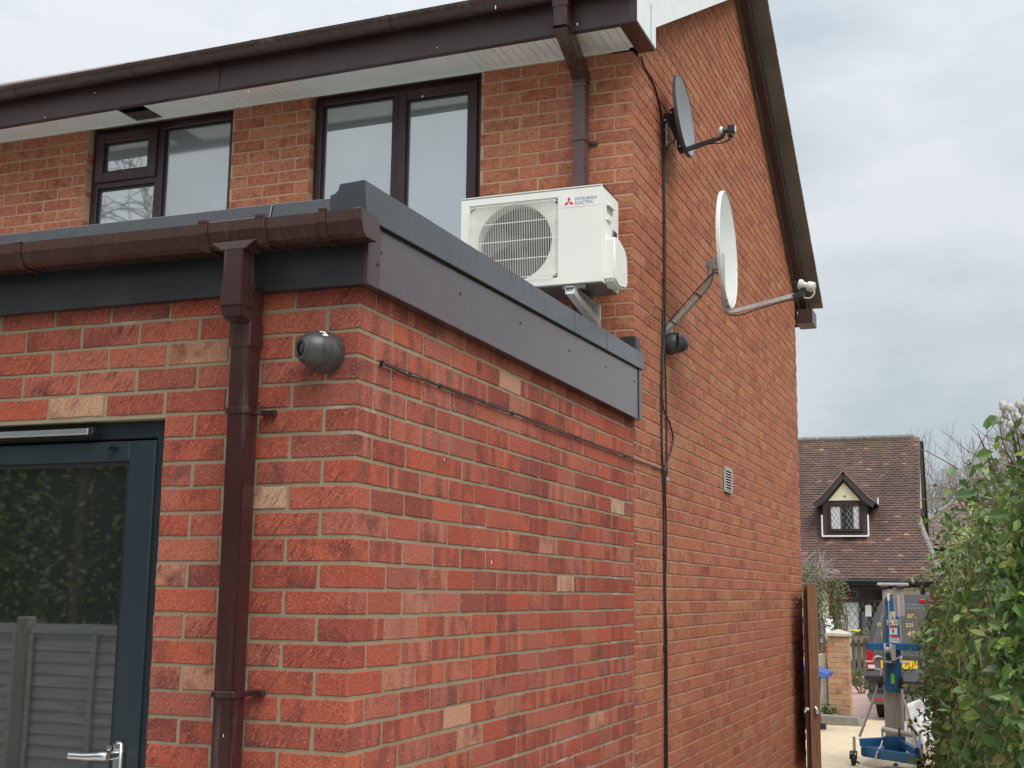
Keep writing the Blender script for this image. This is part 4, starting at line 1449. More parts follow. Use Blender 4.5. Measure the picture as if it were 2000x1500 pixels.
MB().lathe([(0.004, 0), (0.022, 0.002), (0.026, 0.010), (0.022, 0.022)], (0.328, 3.655, 4.168), (1, 0, -.12), 18).build("feed_cap", "lnb", ar, smooth=True)
lb = MB().lathe([(0.017, 0), (0.013, 0.022), (0.013, 0.034)], (0.348, 3.655, 4.166), (1, 0, -.12), 14)
lb.bar((0.380, 3.655, 4.172), (0.420, 3.655, 4.167), 0.045, 0.040)
lb.bar((0.378, 3.655, 4.140), (0.408, 3.655, 4.137), 0.04, 0.026)
lo = lb.build("receiver", "black", sd, bevel=0.002)
MB().box(0.4205, 0.4225, 3.636, 3.674, 4.149, 4.188).build("receiver_cap", "lnb", lo)
for dx in (0.0, 0.014):
    MB().tube(smooth_path([(0.388 + dx, 3.655, 4.126), (0.375 + dx, 3.655, 4.105), (0.33 + dx * .5, 3.655, 4.093), (0.28, 3.655, 4.097), (0.24, 3.655, 4.098)], 5), 0.003, 6).build("lead", "cable", ar)
MB().tube(smooth_path([(0.10, 3.66, 4.06), (0.08, 3.665, 4.09), (0.06, 3.67, 4.13), (0.065, 3.67, 4.17), (0.055, 3.665, 4.14), (0.03, 3.66, 4.12), (0.008, 3.645, 4.05)], 5), 0.003, 6).build("lead", "cable", sd)

# white dish on a cranked mast
B = Vector((0, 3.645, 3.02))
wd = thing("satellite_dish", B, "large chalky white satellite dish on a cranked grey mast", "satellite dish")
c = Vector((0.372, 3.64, 3.452))
nrm = (1, 0.04, 0.015)
n_, s_, u_ = frame_of(nrm)
rm, rings, N = reflector((0, 0, 0), nrm, 0.60, 0.655, 0.052, 0.025)
me = rm.mesh("reflector", "dish_white", smooth=True)
ro = bpy.data.objects.new("reflector", me)
link(ro)
ro.parent = wd
ro.location = c - B
m = MB()
m.box(0.0, 0.006, 3.61, 3.68, 2.99, 3.06)
m.box(0.0, 0.03, 3.69, 3.70, 3.00, 3.075)
m.build("wall_plate", "galv", wd)
MB().tube(smooth_path([(0.012, 3.645, 3.02), (0.10, 3.645, 3.10), (0.20, 3.645, 3.205), (0.252, 3.645, 3.265), (0.268, 3.645, 3.32), (0.268, 3.645, 3.385)], 6), 0.0185, 14).build("mast", "old_galv", wd, smooth=True)
m = MB()
m.tube([(0.268, 3.645, 3.355), (0.268, 3.645, 3.40)], 0.024, 12)
m.box(0.238, 0.262, 3.628, 3.662, 3.363, 3.392)
m.prism([(0.275, 3.345), (0.345, 3.34), (0.345, 3.435), (0.325, 3.43), (0.283, 3.41)], lambda a, b, d: (a, d, b), 3.622, 3.668)
ck = m.build("mast_clamp", "old_galv", wd, bevel=0.003)
for p in ((0.305, 3.62, 3.405), (0.290, 3.62, 3.385), (0.24, 3.626, 3.378)):
    MB().lathe([(0.006, 0), (0.005, 0.006)], p, (0, -1, 0), 8).build("bolt", "galv", ck)
am = MB()
pts = smooth_path([(0.338, 3.64, 3.36), (0.340, 3.64, 3.16), (0.352, 3.64, 3.115), (0.385, 3.64, 3.098), (0.44, 3.64, 3.104), (0.56, 3.64, 3.128), (0.735, 3.64, 3.162)], 6)
for a, b in zip(pts, pts[1:]):
    am.bar(a, b + (b - a) * .05, 0.022, 0.022, (0, 1, 0))
am.build("feed_arm", "old_galv", wd)
am2 = MB()
am2.bar((0.725, 3.64, 3.152), (0.785, 3.64, 3.165), 0.028, 0.03)
am2.bar((0.76, 3.64, 3.165), (0.785, 3.64, 3.205), 0.02, 0.022)
am2.build("arm_clamp", "black", wd, bevel=0.003)
lb = MB().lathe([(0.006, 0), (0.027, 0.003), (0.030, 0.018), (0.018, 0.032), (0.018, 0.05), (0.027, 0.054), (0.028, 0.088), (0.018, 0.095)], (0.755, 3.64, 3.225), (1, 0, -0.30), 18)
lo = lb.build("receiver", "lnb", wd, smooth=True)
MB().tube(smooth_path([(0.842, 3.64, 3.185), (0.838, 3.64, 3.160), (0.815, 3.64, 3.140), (0.78, 3.64, 3.148)], 4), 0.004, 6).build("lead", "lnb", lo)
MB().tube(smooth_path([(0.78, 3.638, 3.148), (0.66, 3.638, 3.128), (0.52, 3.638, 3.095), (0.43, 3.638, 3.072), (0.37, 3.638, 3.078), (0.345, 3.638, 3.11)], 6), 0.0032, 6).build("lead", "cable", wd)
MB().tube(smooth_path([(0.335, 3.645, 3.30), (0.315, 3.62, 3.318), (0.285, 3.617, 3.315), (0.25, 3.617, 3.285), (0.15, 3.62, 3.185), (0.05, 3.622, 3.08), (0.015, 3.618, 3.04), (0.008, 3.616, 3.0)], 6), 0.0034, 6).build("lead", "cable", wd)
for p, q in (((0.195, 3.645, 3.20), (0.200, 3.645, 3.206)), ((0.048, 3.645, 3.053), (0.052, 3.645, 3.058))):
    MB().tube([p, q], 0.0225, 12).build("cable_tie", "black", wd)

# ------------------------------------------------------------------ cables on the walls
m = MB()
pts = [(0.022, 0.118, 2.213), (0.009, 0.125, 2.206)]
for i in range(1, 36):
    y = 0.125 + i * (3.545 - 0.125) / 35
    pts.append((0.008, y, 2.205 - 0.004 * math.sin(i * .9) * (i % 5 == 2) - 0.00 * i))
cb = thing("wall_cable", (0, 0.1, 2.2), "thin black cable clipped level across the extension's side wall", "cable")
MB().tube(pts, 0.0040, 8).build("sheath", "cable", cb, smooth=True)
for y in (0.135, 0.333, 0.565, 1.233, 2.014, 2.783):
    MB().box(0.001, 0.0130, y - .003, y + .003, 2.198, 2.212).build("cable_clip", "black", cb, bevel=0.002)
vc = thing("wall_cable", (0, 3.6, 0.2), "bundle of black cables running down the gable wall past both dishes", "cable")
A = [(0.02, 3.10, 4.43), (0.008, 3.20, 4.42), (0.007, 3.40, 4.40), (0.007, 3.53, 4.33), (0.007, 3.585, 4.25), (0.007, 3.60, 4.10), (0.007, 3.615, 3.75), (0.008, 3.602, 3.26), (0.008, 3.545, 2.83), (0.008, 3.525, 2.57), (0.008, 3.53, 2.30), (0.008, 3.548, 2.18), (0.008, 3.558, 1.9), (0.008, 3.555, 1.2), (0.008, 3.545, 0.67), (0.008, 3.54, 0.05)]
MB().tube(smooth_path(A, 4), 0.0055, 8).build("sheath", "cable", vc, smooth=True)
Bp = [(0.010, 3.615, 4.09), (0.008, 3.640, 3.75), (0.009, 3.630, 3.30), (0.009, 3.605, 2.98), (0.009, 3.560, 2.80), (0.008, 3.548, 2.58), (0.012, 3.66, 2.50), (0.012, 3.765, 2.42), (0.012, 3.715, 2.33), (0.010, 3.60, 2.23), (0.009, 3.590, 2.10), (0.010, 3.60, 1.85), (0.009, 3.575, 1.55), (0.009, 3.592, 1.30), (0.009, 3.588, 1.0), (0.009, 3.58, 0.6), (0.009, 3.572, 0.05)]
MB().tube(smooth_path(Bp, 4), 0.005, 8).build("sheath", "cable", vc, smooth=True)
MB().tube(smooth_path([(0.010, 3.60, 2.92), (0.009, 3.622, 2.70), (0.009, 3.63, 2.40), (0.009, 3.628, 2.18)], 4), 0.0048, 8).build("sheath", "cable", vc, smooth=True)
for (y, z) in ((3.60, 4.20), (3.62, 3.65), (3.535, 2.60), (3.548, 2.21), (3.60, 3.30), (3.56, 1.75), (3.555, 1.25), (3.55, 0.8)):
    MB().box(0.002, 0.016, y - .012, y + .020, z - .006, z + .006).build("cable_clip", "black", vc, bevel=0.002)
MB().box(0.0, 0.018, 3.615, 3.645, 2.155, 2.172).build("cable_end_box", "old_galv", vc)

# ------------------------------------------------------------------ leaves
def leaf_geo(l, w, q):
    c = q.uniform(0.15, 0.45) * w
    b = q.uniform(-.25, .25) * l
    return ([(0, 0, 0), (l * .35, -w / 2, c), (l * .35, 0, b * .3), (l * .35, w / 2, c), (l * .72, -w * .36, c * .7 + b * .5), (l * .72, 0, b * .7), (l * .72, w * .36, c * .7 + b * .5), (l, 0, b)],
            [(0, 1, 2), (0, 2, 3), (1, 4, 5, 2), (2, 5, 6, 3), (4, 7, 5), (5, 7, 6)])
def simple_leaf(l, w, q):
    c = q.uniform(0.1, .3) * w
    return ([(0, 0, 0), (l * .5, -w / 2, c), (l, 0, 0), (l * .5, w / 2, c)], [(0, 1, 2), (0, 2, 3)])
def rand_basis(q, out=None, spread=1.0):
    d = Vector((q.gauss(0, 1), q.gauss(0, 1), q.gauss(0, 1)))
    d.normalize()
    if out is not None:
        nrm = (Vector(out) + d * spread).normalized()
    else:
        nrm = d
    t = Vector((q.gauss(0, 1), q.gauss(0, 1), q.gauss(0, 1) - .5))
    t = (t - nrm * t.dot(nrm)).normalized()
    return t, nrm.cross(t), nrm
def put(mb, geo, p, basis):
    a, b, n = basis
    mb.add([p + a * v[0] + b * v[1] + n * v[2] for v in geo[0]], geo[1])

def leaf_cloud(q, count, sample, l0, l1, simple_=False):
    mb = MB()
    for _ in range(count):
        p, out = sample(q)
        l = q.uniform(l0, l1)
        g = simple_leaf(l, l * .6, q) if simple_ else leaf_geo(l, l * q.uniform(.5, .65), q)
        put(mb, g, p, rand_basis(q, out, 1.1))
    return mb

# ------------------------------------------------------------------ hedge (climber over an old fence)
q = random.Random(21)
hedge = thing("climber_hedge", (1.7, 4, 0), "thick leafy green climber hedge along the right-hand path edge", "hedge")
def hn(y, z):
    return 0.055 * math.sin(y * 5.1 + z * 3.3) + 0.05 * math.sin(y * 2.3 - z * 6.1 + 1.0) + 0.035 * math.sin(z * 11 + y * 9) + .03 * math.sin(y * 17 - z * 13)
def xl(y, z):
    return 1.600 - 0.050 * (y - 1) + hn(y, z) * (0.5 + 0.12 * y) + 0.05 * max(0, 3.2 - y)
def zt(y):
    return 2.10 - 0.018 * y + 0.08 * math.sin(y * 3.1) + 0.06 * math.sin(y * 7.7 + 1)
pool = []
for i in range(25000):
    y = 0.9 + 9.0 * q.random() ** 1.5
    top = zt(y)
    z = -0.02 + q.random() * (top + 0.02)
    r_ = q.random()
    xb = xl(y, z)
    # round the shoulder
    sh = max(0, (z - (top - 0.75)) / 0.75)
    xb += sh ** 1.6 * 0.36
    if r_ < 0.62:
        x = xb + abs(q.gauss(0, 0.075)) - 0.02
        out = Vector((-1, -.45, .35))
    elif r_ < 0.80:
        x = xb + q.random() * 1.2
        z = top - abs(q.gauss(0, .10)) - (0.25 * max(0, .3 - (x - xb)))
        out = Vector((-.2, -.3, 1))
    else:
        x = xb + q.random() * 0.9
        out = Vector((-.6, -.8, .3))
    pool.append((Vector((x, y, z)), out))
for i in range(4200):       # the near end of the hedge
    z = q.random() * 2.02
    x = 1.70 + q.random() * 1.0 + max(0, z - 1.35) * .25
    y = 0.95 + 0.12 * math.sin(z * 9 + x * 7) + abs(q.gauss(0, .10)) + max(0, z - 1.75) * 0.6
    pool.append((Vector((x, y, z)), Vector((-.3, -1, .3))))
# a leaf must show in front of what is behind it: the nearest ones to the eye become parts
vis = []
for i, (p, out) in enumerate(pool):
    s_ = px_of(p)
    if s_ and 0.85 < s_[0] < 1.0 and 0.50 < s_[1] < 1.0:
        vis.append((s_[2] + 2.0 * max(0, p.x - xl(p.y, p.z) - .1) + q.uniform(0, 1.2), i))
vis.sort()
single = set(i for _, i in vis[:280])
lm = []
for k in range(6):
    g = leaf_geo(1.0, 0.58, q)
    mm = MB()
    mm.add(g[0], g[1])
    lm.append(mm.mesh("leaf", "hedge_leaf", recalc=False))
rest = MB()
hb = ROOT[hedge.name][0]
for i, (p, out) in enumerate(pool):
    l = q.uniform(0.026, 0.066)
    bs = rand_basis(q, out, 0.95)
    if i in single:
        o = bpy.data.objects.new("leaf", lm[i % 6])
        mt = Matrix((bs[0], bs[1], bs[2])).transposed().to_4x4()
        mt = Matrix.Translation(p - hb) @ mt @ Matrix.Scale(l, 4)
        o.parent = hedge
        o.matrix_local = mt
        COL.objects.link(o)
    else:
        put(rest, leaf_geo(l, l * q.uniform(.5, .65), q), p, bs)
# loose sprays that stick out of the hedge face
stems = MB()
pale = MB()
spray = MB()
for i in range(210):
    y = 0.95 + 8.6 * q.random() ** (1.4 if i % 3 else .5)
    z = 0.15 + q.random() * 1.95
    p = Vector((xl(y, z) + .10 + max(0, z - 1.7) * .5, y, z))
    d = Vector((-q.uniform(.2, 1.0), q.uniform(-.9, .5), q.uniform(-.5, .9)))
    if i < 34:
        p.z = zt(y) - .1
        p.x += q.uniform(0, .8)
        d = Vector((q.uniform(-.8, .3), q.uniform(-.8, .5), q.uniform(.2, 1.2)))
    d.normalize()
    ln = q.uniform(.10, .26) * (1 + .05 * y)
    pts = [p]
    dd = d.copy()
    for s_ in range(5):
        dd = (dd + Vector((q.uniform(-.35, .35), q.uniform(-.35, .35), q.uniform(-.35, .2)))).normalized()
        pts.append(pts[-1] + dd * ln / 5)
    (stems if q.random() < .6 else pale).tube(pts, [0.0022 - .0003 * k for k in range(6)], 4, caps=False)
    if q.random() < 0.75:
        for k in range(1, 6):
            for _ in range(2):
                if q.random() < .65:
                    l = q.uniform(.022, .045)
                    put(rest, leaf_geo(l, l * .58, q), pts[k], rand_basis(q, (-.3, -.5, .6), 1.2))
fo = rest.build("foliage", "hedge_leaf", hedge, recalc=False)
fo["kind"] = "stuff"
# woody stems through the hedge
for i in range(60):
    y = 1.0 + 8.5 * q.random() ** 1.3
    z = q.uniform(0, .4)
    x = xl(y, .5) + q.uniform(-.01, .12)
    pts = [Vector((x, y, z))]
    d = Vector((q.uniform(-.1, .1), q.uniform(-.5, .5), 1)).normalized()
    for s_ in range(8):
        d = (d + Vector((q.uniform(-.25, .2), q.uniform(-.3, .3), q.uniform(-.15, .2)))).normalized()
        pts.append(pts[-1] + d * q.uniform(.10, .25))
        lim = xl(pts[-1].y, pts[-1].z) - .01
        pts[-1].x = min(max(pts[-1].x, lim), lim + .2)
    (stems if i % 3 else pale).tube(pts, [.006 - .0005 * k for k in range(9)], 5, caps=False)
for i in range(26):
    y = q.uniform(6.0, 9.2)
    z = q.uniform(.45, 1.55)
    p = Vector((xl(y, z) + .06, y, z))
    d = Vector((-1, q.uniform(-.5, .3), q.uniform(-.2, .5))).normalized()
    ln = q.uniform(.16, .34)
    pts = [p]
    for k in range(6):
        d = (d + Vector((q.uniform(-.2, .2), q.uniform(-.3, .3), q.uniform(-.35, .15)))).normalized()
        pts.append(pts[-1] + d * ln / 6)
    pale.tube(pts, [.0028 - .0003 * k for k in range(7)], 4, caps=False)
    for k in range(1, 7):
        for _ in range(3):
            l = q.uniform(.03, .055)
            put(spray, leaf_geo(l, l * .6, q), pts[k], rand_basis(q, (-.3, -.5, .7), 1.1))
spray.build("spray_leaves", "hedge_leaf", hedge, recalc=False)["kind"] = "stuff"
stems.build("stems", "stem", hedge, recalc=False, smooth="all")["kind"] = "stuff"
pale.build("dry_stems", "stem_pale", hedge, recalc=False, smooth="all")["kind"] = "stuff"
# fluffy seed heads at the top of the near end
tw = MB()
root_pts = [(1.80, 1.06, 1.90), (1.84, 1.0, 1.88), (1.72, 1.2, 1.92)]
seeds = [(1.752, .90, 2.11), (1.757, .92, 2.085), (1.770, .88, 2.100), (1.797, .90, 2.112), (1.738, .90, 2.070), (1.770, .90, 2.050), (1.805, .92, 2.10), (1.812, .90, 2.060), (1.676, .95, 2.038), (1.822, .90, 2.125), (1.79, .9, 2.075)]
for i, s_ in enumerate(seeds):
    r0 = Vector(root_pts[2 if i == 8 else i % 2])
    s_ = Vector(s_)
    mid = r0.lerp(s_, .55) + Vector((q.uniform(-.02, .02), q.uniform(-.02, .02), q.uniform(-.01, .03)))
    tw.tube(smooth_path([r0, mid, s_], 4), [.0024] * 5 + [.0016] * 4, 4, caps=False)
    if i != 8:
        hm = MB().ball(s_ + Vector((0, 0, .004)), .0125, 9, 6, (q.uniform(.7, 1), q.uniform(.7, 1), q.uniform(1.0, 1.35)))
        hm.v = [(x + q.uniform(-.0022, .0022), y + q.uniform(-.0022, .0022), z + q.uniform(-.0022, .0022)) for x, y, z in hm.v]
        hm.build("seed_head", "seed", hedge, smooth="all")
for i in range(80):
    p = Vector((q.uniform(1.60, 1.95), q.uniform(.95, 3.4), q.uniform(1.75, 2.0)))
    d = Vector((q.uniform(-.7, .2), q.uniform(-.4, .2), q.uniform(.3, 1))).normalized()
    pts = [p]
    for k in range(4):
        d = (d + Vector((q.uniform(-.4, .4), q.uniform(-.3, .3), q.uniform(-.3, .3)))).normalized()
        pts.append(pts[-1] + d * q.uniform(.03, .075))
    tw.tube(pts, [.0022, .002, .0016, .0013, .001], 4, caps=False)
tw.build("twigs", "stem", hedge, recalc=False, smooth="all")["kind"] = "stuff"

# old timber fence carrying the climber
tf = thing("timber_fence", (1.2, 10, -0.05), "dark brown timber fence half buried in the climber behind the lift", "fence")
def fx(y):
    return 1.045 - .05 * (y - 10.2)
for y in (10.2, 8.4, 6.6, 4.8, 3.0):
    MB().box(fx(y) + (0 if y > 10 else .16), fx(y) + .09 + (0 if y > 10 else .16), y - .05, y + .05, -0.1, 1.66).build("fence_post", "gate_dark", tf, bevel=0.006)
i = 0
y = 3.06
while y < 10.1:
    x = fx(y) + .19
    MB().box(x, x + .016, y, y + .118, 0.0, 1.6 + .01 * math.sin(i * 2.3)).build("fence_board", "gate_dark", tf)
    y += 0.125
    i += 1

# ------------------------------------------------------------------ side gate, standing open along the path
gt = thing("side_gate", (0.17, 8.3, 0), "brown boarded timber gate standing open beside the gable wall", "gate")
def gx(y):
    return 0.108 - 0.145 * (y - 8.0)
def gate_box(m, d0, d1, y0, y1, z0, z1):
    m.hexa([(gx(y0) + d0, y0, z0), (gx(y0) + d1, y0, z0), (gx(y1) + d1, y1, z0), (gx(y1) + d0, y1, z0), (gx(y0) + d0, y0, z1), (gx(y0) + d1, y0, z1), (gx(y1) + d1, y1, z1), (gx(y1) + d0, y1, z1)])
    return m
gate_box(MB(), 0.036, 0.118, 7.95, 8.03, 0.03, 1.645).build("stile", "gate_wood", gt, bevel=0.004)
gate_box(MB(), 0.0, 0.034, 7.99, 8.12, 0.03, 1.50).build("edge_board", "gate_dark", gt, bevel=0.004)
y = 8.035
while y < 8.75:
    gate_box(MB(), 0.044, 0.064, y, y + .096, 0.03, 1.635).build("gate_board", "gate_wood", gt, bevel=0.003)
    y += 0.1
for z in (0.3, 0.85, 1.4):
    gate_box(MB(), 0.066, 0.108, 8.04, 8.75, z, z + .09).build("rail", "gate_wood", gt, bevel=0.003)
m = MB().lathe([(0.014, 0), (0.016, 0.01), (0.011, 0.03)], (gx(7.99) + .03, 7.95, 0.585), (-1, -.5, 0), 10)
m.tube([(gx(7.99) + .02, 7.94, .60), (gx(7.99) - .0, 7.93, .56)], .009, 8)
m.tube([(gx(7.99) + .085, 7.95, .605), (gx(7.99) + .100, 7.935, .585), (gx(7.99) + .103, 7.935, .55)], .012, 8)
m.build("latch", "galv", gt, smooth=True)
MB().box(0.004, 0.10, 8.76, 8.86, -0.05, 1.62).build("hanging_post", "gate_dark", gt, bevel=0.005)

# ------------------------------------------------------------------ material lift
LF = (0.62, 9.74, gz(9.74))
lf = thing("material_lift", LF, "blue and aluminium hand-winch material lift on castors beside the hedge", "lift")
def lb_(name, mat, *boxes, parent=None, bevel=0.004, **k):
    m = MB()
    for b in boxes:
        m.box(*b)
    return m.build(name, mat, parent or lf, local=True, bevel=bevel, **k)
base_ = MB()
base_.hexa([(-.235, -.02, .085), (.285, -.44, .085), (.325, -.39, .085), (-.195, .03, .085), (-.235, -.02, .175), (.285, -.44, .175), (.325, -.39, .175), (-.195, .03, .175)])
base_.bar((-.255, -.02, .215), (.02, .06, .235), .055, .075)
base_.bar((.295, -.38, .195), (.10, .05, .235), .055, .065)
base_.box(-.03, .165, .0, .14, .12, .285)
base_.bar((-.22, .0, .13), (-.10, .85, .13), .06, .08)
base_.bar((.29, -.36, .13), (.24, .80, .13), .06, .08)
bs = base_.build("base_frame", "lift_blue", lf, local=True, bevel=0.005)
lb_("base_shadow_slab", "black", (-.05, .17, -.12, .0, .075, .10), parent=bs)  # black slab added as the shade beneath the base frame
lb_("mast", "alu", (-.02, .135, .045, .115, .20, 1.42), bevel=0.003)
for x in (-.012, .022, .057, .092, .125):
    lb_("mast_rib", "alu", (x - .006, x + .006, .036, .0447, .22, 1.40), bevel=0.001)
lb_("mast_edge", "galv", (.136, .160, .03, .10, .12, 1.62), bevel=0.002)
hd = lb_("carriage", "lift_blue", (.015, .155, -.005, .034, .70, 1.42), (.03, .10, .0, .03, 1.42, 1.60))
lb_("top_pulley_plate", "alu", (.0, .045, .04, .11, 1.42, 1.68), (.10, .20, .04, .11, 1.42, 1.68), (.0, .20, .045, .11, 1.62, 1.68))
lb_("top_plate", "galv", (-.045, .245, .02, .13, 1.715, 1.742))
lb_("top_roller", "black", (-.02, .06, .01, .05, 1.685, 1.713), (.13, .215, .01, .05, 1.685, 1.713), bevel=0.01)
MB().tube([(.062, -.025, 1.18), (.060, -.02, 1.58)], .0055, 6).build("winch_cable", "galv", lf, local=True)
lb_("cable_end", "badge", (.050, .072, -.03, -.008, 1.565, 1.64), parent=hd)
for z0_, z1_, x0_, x1_, mt in ((1.395, 1.465, .070, .118, "label_cream"), (1.335, 1.388, .036, .145, "label_cream"), (1.245, 1.325, .056, .132, "badge"), (1.105, 1.235, .052, .148, "badge")):
    lab = lb_("label", mt, (x0_, x1_, -.0072, -.0056, z0_, z1_), parent=hd, bevel=0)
    if z1_ == 1.325 or z1_ == 1.235:
        lb_("label_band", "logo_red", (x0_, x1_, -.0082, -.0073, z1_ - .018, z1_), parent=hd, bevel=0)
mk = MB()
mk.prism([(.046, 1.342), (.082, 1.342), (.064, 1.380)], lambda a, b, d: (a, d, b), -.0084, -.0074)
mk.box(.105, .137, -.0084, -.0074, 1.350, 1.354)
mk.box(.105, .109, -.0084, -.0074, 1.354, 1.374)
mk.box(.132, .136, -.0084, -.0074, 1.354, 1.374)
mk.box(.109, .132, -.0084, -.0074, 1.371, 1.374)
mk.box(.088, .098, -.0084, -.0074, 1.255, 1.30)
mk.box(.078, .108, -.0084, -.0074, 1.278, 1.284)
mk.box(.084, .103, -.0084, -.0074, 1.405, 1.412)
mk.bar((.098, -.008, 1.40), (.086, -.008, 1.455), .001, .007, (0, 1, 0))
for z in (1.205, 1.190, 1.140, 1.125):
    mk.box(.062, .138, -.0084, -.0074, z, z + .004)
mk.box(.060, .140, -.0084, -.0074, 1.162, 1.170)
mk.box(.060, .066, -.0084, -.0074, 1.162, 1.182)
mk.build("label_print", "black", hd, local=True)
cb_ = lb_("fork_bar", "lift_blue", (-.145, .36, -.075, -.02, 1.10, 1.165))
lb_("fork_bar_end", "black", (-.150, -.1455, -.070, -.025, 1.105, 1.16), parent=cb_, bevel=0)
wn_ = MB().lathe([(0.062, 0), (0.066, 0.004), (0.066, 0.012), (0.03, 0.018), (0.03, 0.05), (0.066, 0.056), (0.066, 0.064)], (.012, -.08, 1.10), (1, 0, 0), 20)
wn_.box(.075, .115, -.10, -.01, .985, 1.15)
wn_.box(.0, .115, -.10, -.015, .98, 1.0)
wn_.build("winch", "old_galv", lf, local=True, smooth=True)
for s_, x in ((1, 0), (-1, 1)):
    MB().tube(smooth_path([(.02 + x * .1, -.09, 1.02), (-.05 + x * .22, -.12, 1.04), (-.085 + x * .25, -.13, 1.02), (-.095 + x * .26, -.13, .99), (-.165 + x * .40, -.13, .99)], 4), .008, 8).build("winch_handle", "galv", lf, local=True, smooth=True)
for x0_, x1_, z0_ in ((-.255, -.045, .27), (.295, .135, .23)):
    MB().tube([(x0_, -.03 if x0_ < 0 else -.36, z0_), (x1_, .0, .80)], .0135, 8).build("brace", "alu", lf, local=True, smooth=True)
for x in (-.045, .150):
    MB().lathe([(0.05, 0), (0.062, 0.006), (0.062, 0.034), (0.05, 0.04)], (x - .02, -.03, .80), (1, 0, 0), 18).build("transport_wheel", "tyre", lf, local=True, smooth=True)
MB().tube(smooth_path([(-.085, -.05, .92), (-.035, -.06, .91), (-.025, -.06, .885), (-.045, -.06, .83)], 4), .009, 8).build("grab_handle", "galv", lf, local=True, smooth=True)
lb_("lower_collar", "lift_blue", (-.03, .145, .0, .044, .765, .80))
lb_("hang_tag", "green_tag", (.055, .090, -.012, -.006, .78, .875), bevel=0.002)
MB().tube([(-.005, -.10, .355), (.25, -.12, .318)], .024, 12).build("cross_tube", "cream_tube", lf, local=True, smooth=True)
MB().tube([(-.035, -.10, .360), (-.004, -.10, .355)], .027, 12).build("tube_end", "old_galv", lf, local=True, smooth=True)
lb_("tube_strap", "black", (.118, .132, -.15, -.08, .305, .375), bevel=0.004)
MB().tube(smooth_path([(-.035, -.09, .25), (-.05, -.12, .20), (-.085, -.15, .14), (-.092, -.16, .08), (-.07, -.16, .065)], 4), .009, 8).build("floor_lock", "galv", lf, local=True, smooth=True)
def castor(x, y, r=.058):
    m = MB().lathe([(r * .8, 0), (r, .006), (r, .034), (r * .8, .04)], (x - .02, y, r), (1, .25, 0), 20)
    w = m.build("castor", "tyre", lf, local=True, smooth=True)
    MB().lathe([(r * .55, 0), (r * .5, .003)], (x + .0205, y + .005, r), (1, .25, 0), 14).build("hub", "old_galv", w, local=True)
    k = MB()
    k.box(x - .032, x + .035, y - .02, y + .05, r * 2 + .004, r * 2 + .02)
    k.box(x - .034, x - .026, y - .02, y + .04, r, r * 2 + .004)
    k.box(x + .026, x + .034, y - .02, y + .04, r, r * 2 + .004)
    k.bar((x + .03, y - .03, r * .8), (x + .06, y - .05, r * .5), .02, .014)
    k.build("castor_fork", "black", w, local=True, bevel=0.002)
    MB().tube([(x + .01, y + .02, r * 2 + .02), (x + .01, y + .02, .27)], .014, 8).build("castor_stem", "old_galv", w, local=True)
castor(-.315, -.06)
castor(.325, -.42)
castor(-.13, .88)
castor(.24, .83)

# white bulk bag behind the lift
q = random.Random(5)
bgm = MB()
nx_, nz_ = 14, 12
vs, fs = [], []
def bagp(u, v, side):
    x = .72 + .30 * u
    z = gz(10.9) + .02 + v * (.50 + .12 * u)
    return x, z
for side in (0, 1):
    for j in range(nz_ + 1):
        for i in range(nx_ + 1):
            u, v = i / nx_, j / nz_
            x, z = bagp(u, v, side)
            bul = .10 * math.sin(math.pi * min(1, v * 1.2 + .1)) * math.sin(math.pi * (.08 + .84 * u))
            wr = .012 * math.sin(v * 17 + u * 5) + .010 * math.sin(u * 19 - v * 9) + q.uniform(-.004, .004)
            y = 10.9 + (-.06 - bul - wr if side == 0 else .25 + bul * .6 + wr)
            vs.append((x, y, z))
W_ = nx_ + 1
S_ = W_ * (nz_ + 1)
for j in range(nz_):
    for i in range(nx_):
        a = j * W_ + i
        fs.append((a, a + 1, a + W_ + 1, a + W_))
        a += S_
        fs.append((a + 1, a, a + W_, a + W_ + 1))
rim_ = [j * W_ for j in range(nz_ + 1)] + [nz_ * W_ + i for i in range(1, W_)] + [j * W_ + nx_ for j in range(nz_ - 1, -1, -1)] + [i for i in range(nx_ - 1, 0, -1)]
for a, b in zip(rim_, rim_[1:] + rim_[:1]):
    fs.append((a, b, b + S_, a + S_))
bgm.add(vs, fs)
bgo = thing("bulk_bag", (.87, 10.95, gz(10.9)), "slumped white woven bag standing behind the lift's right leg", "bag")
bgm.build("sack", "bag", bgo, smooth="all")
MB().tube(smooth_path([(.74, 10.80, .22), (.78, 10.76, .21), (.82, 10.74, .17), (.84, 10.74, .13)], 4), .012, 6).build("strap", "black", bgo)
for z in (.02, .05, .08):
    MB().tube([(.76, 10.76, z), (.88, 10.74, z + .005), (1.0, 10.77, z)], .004, 5).build("printed_line", "old_galv", bgo)

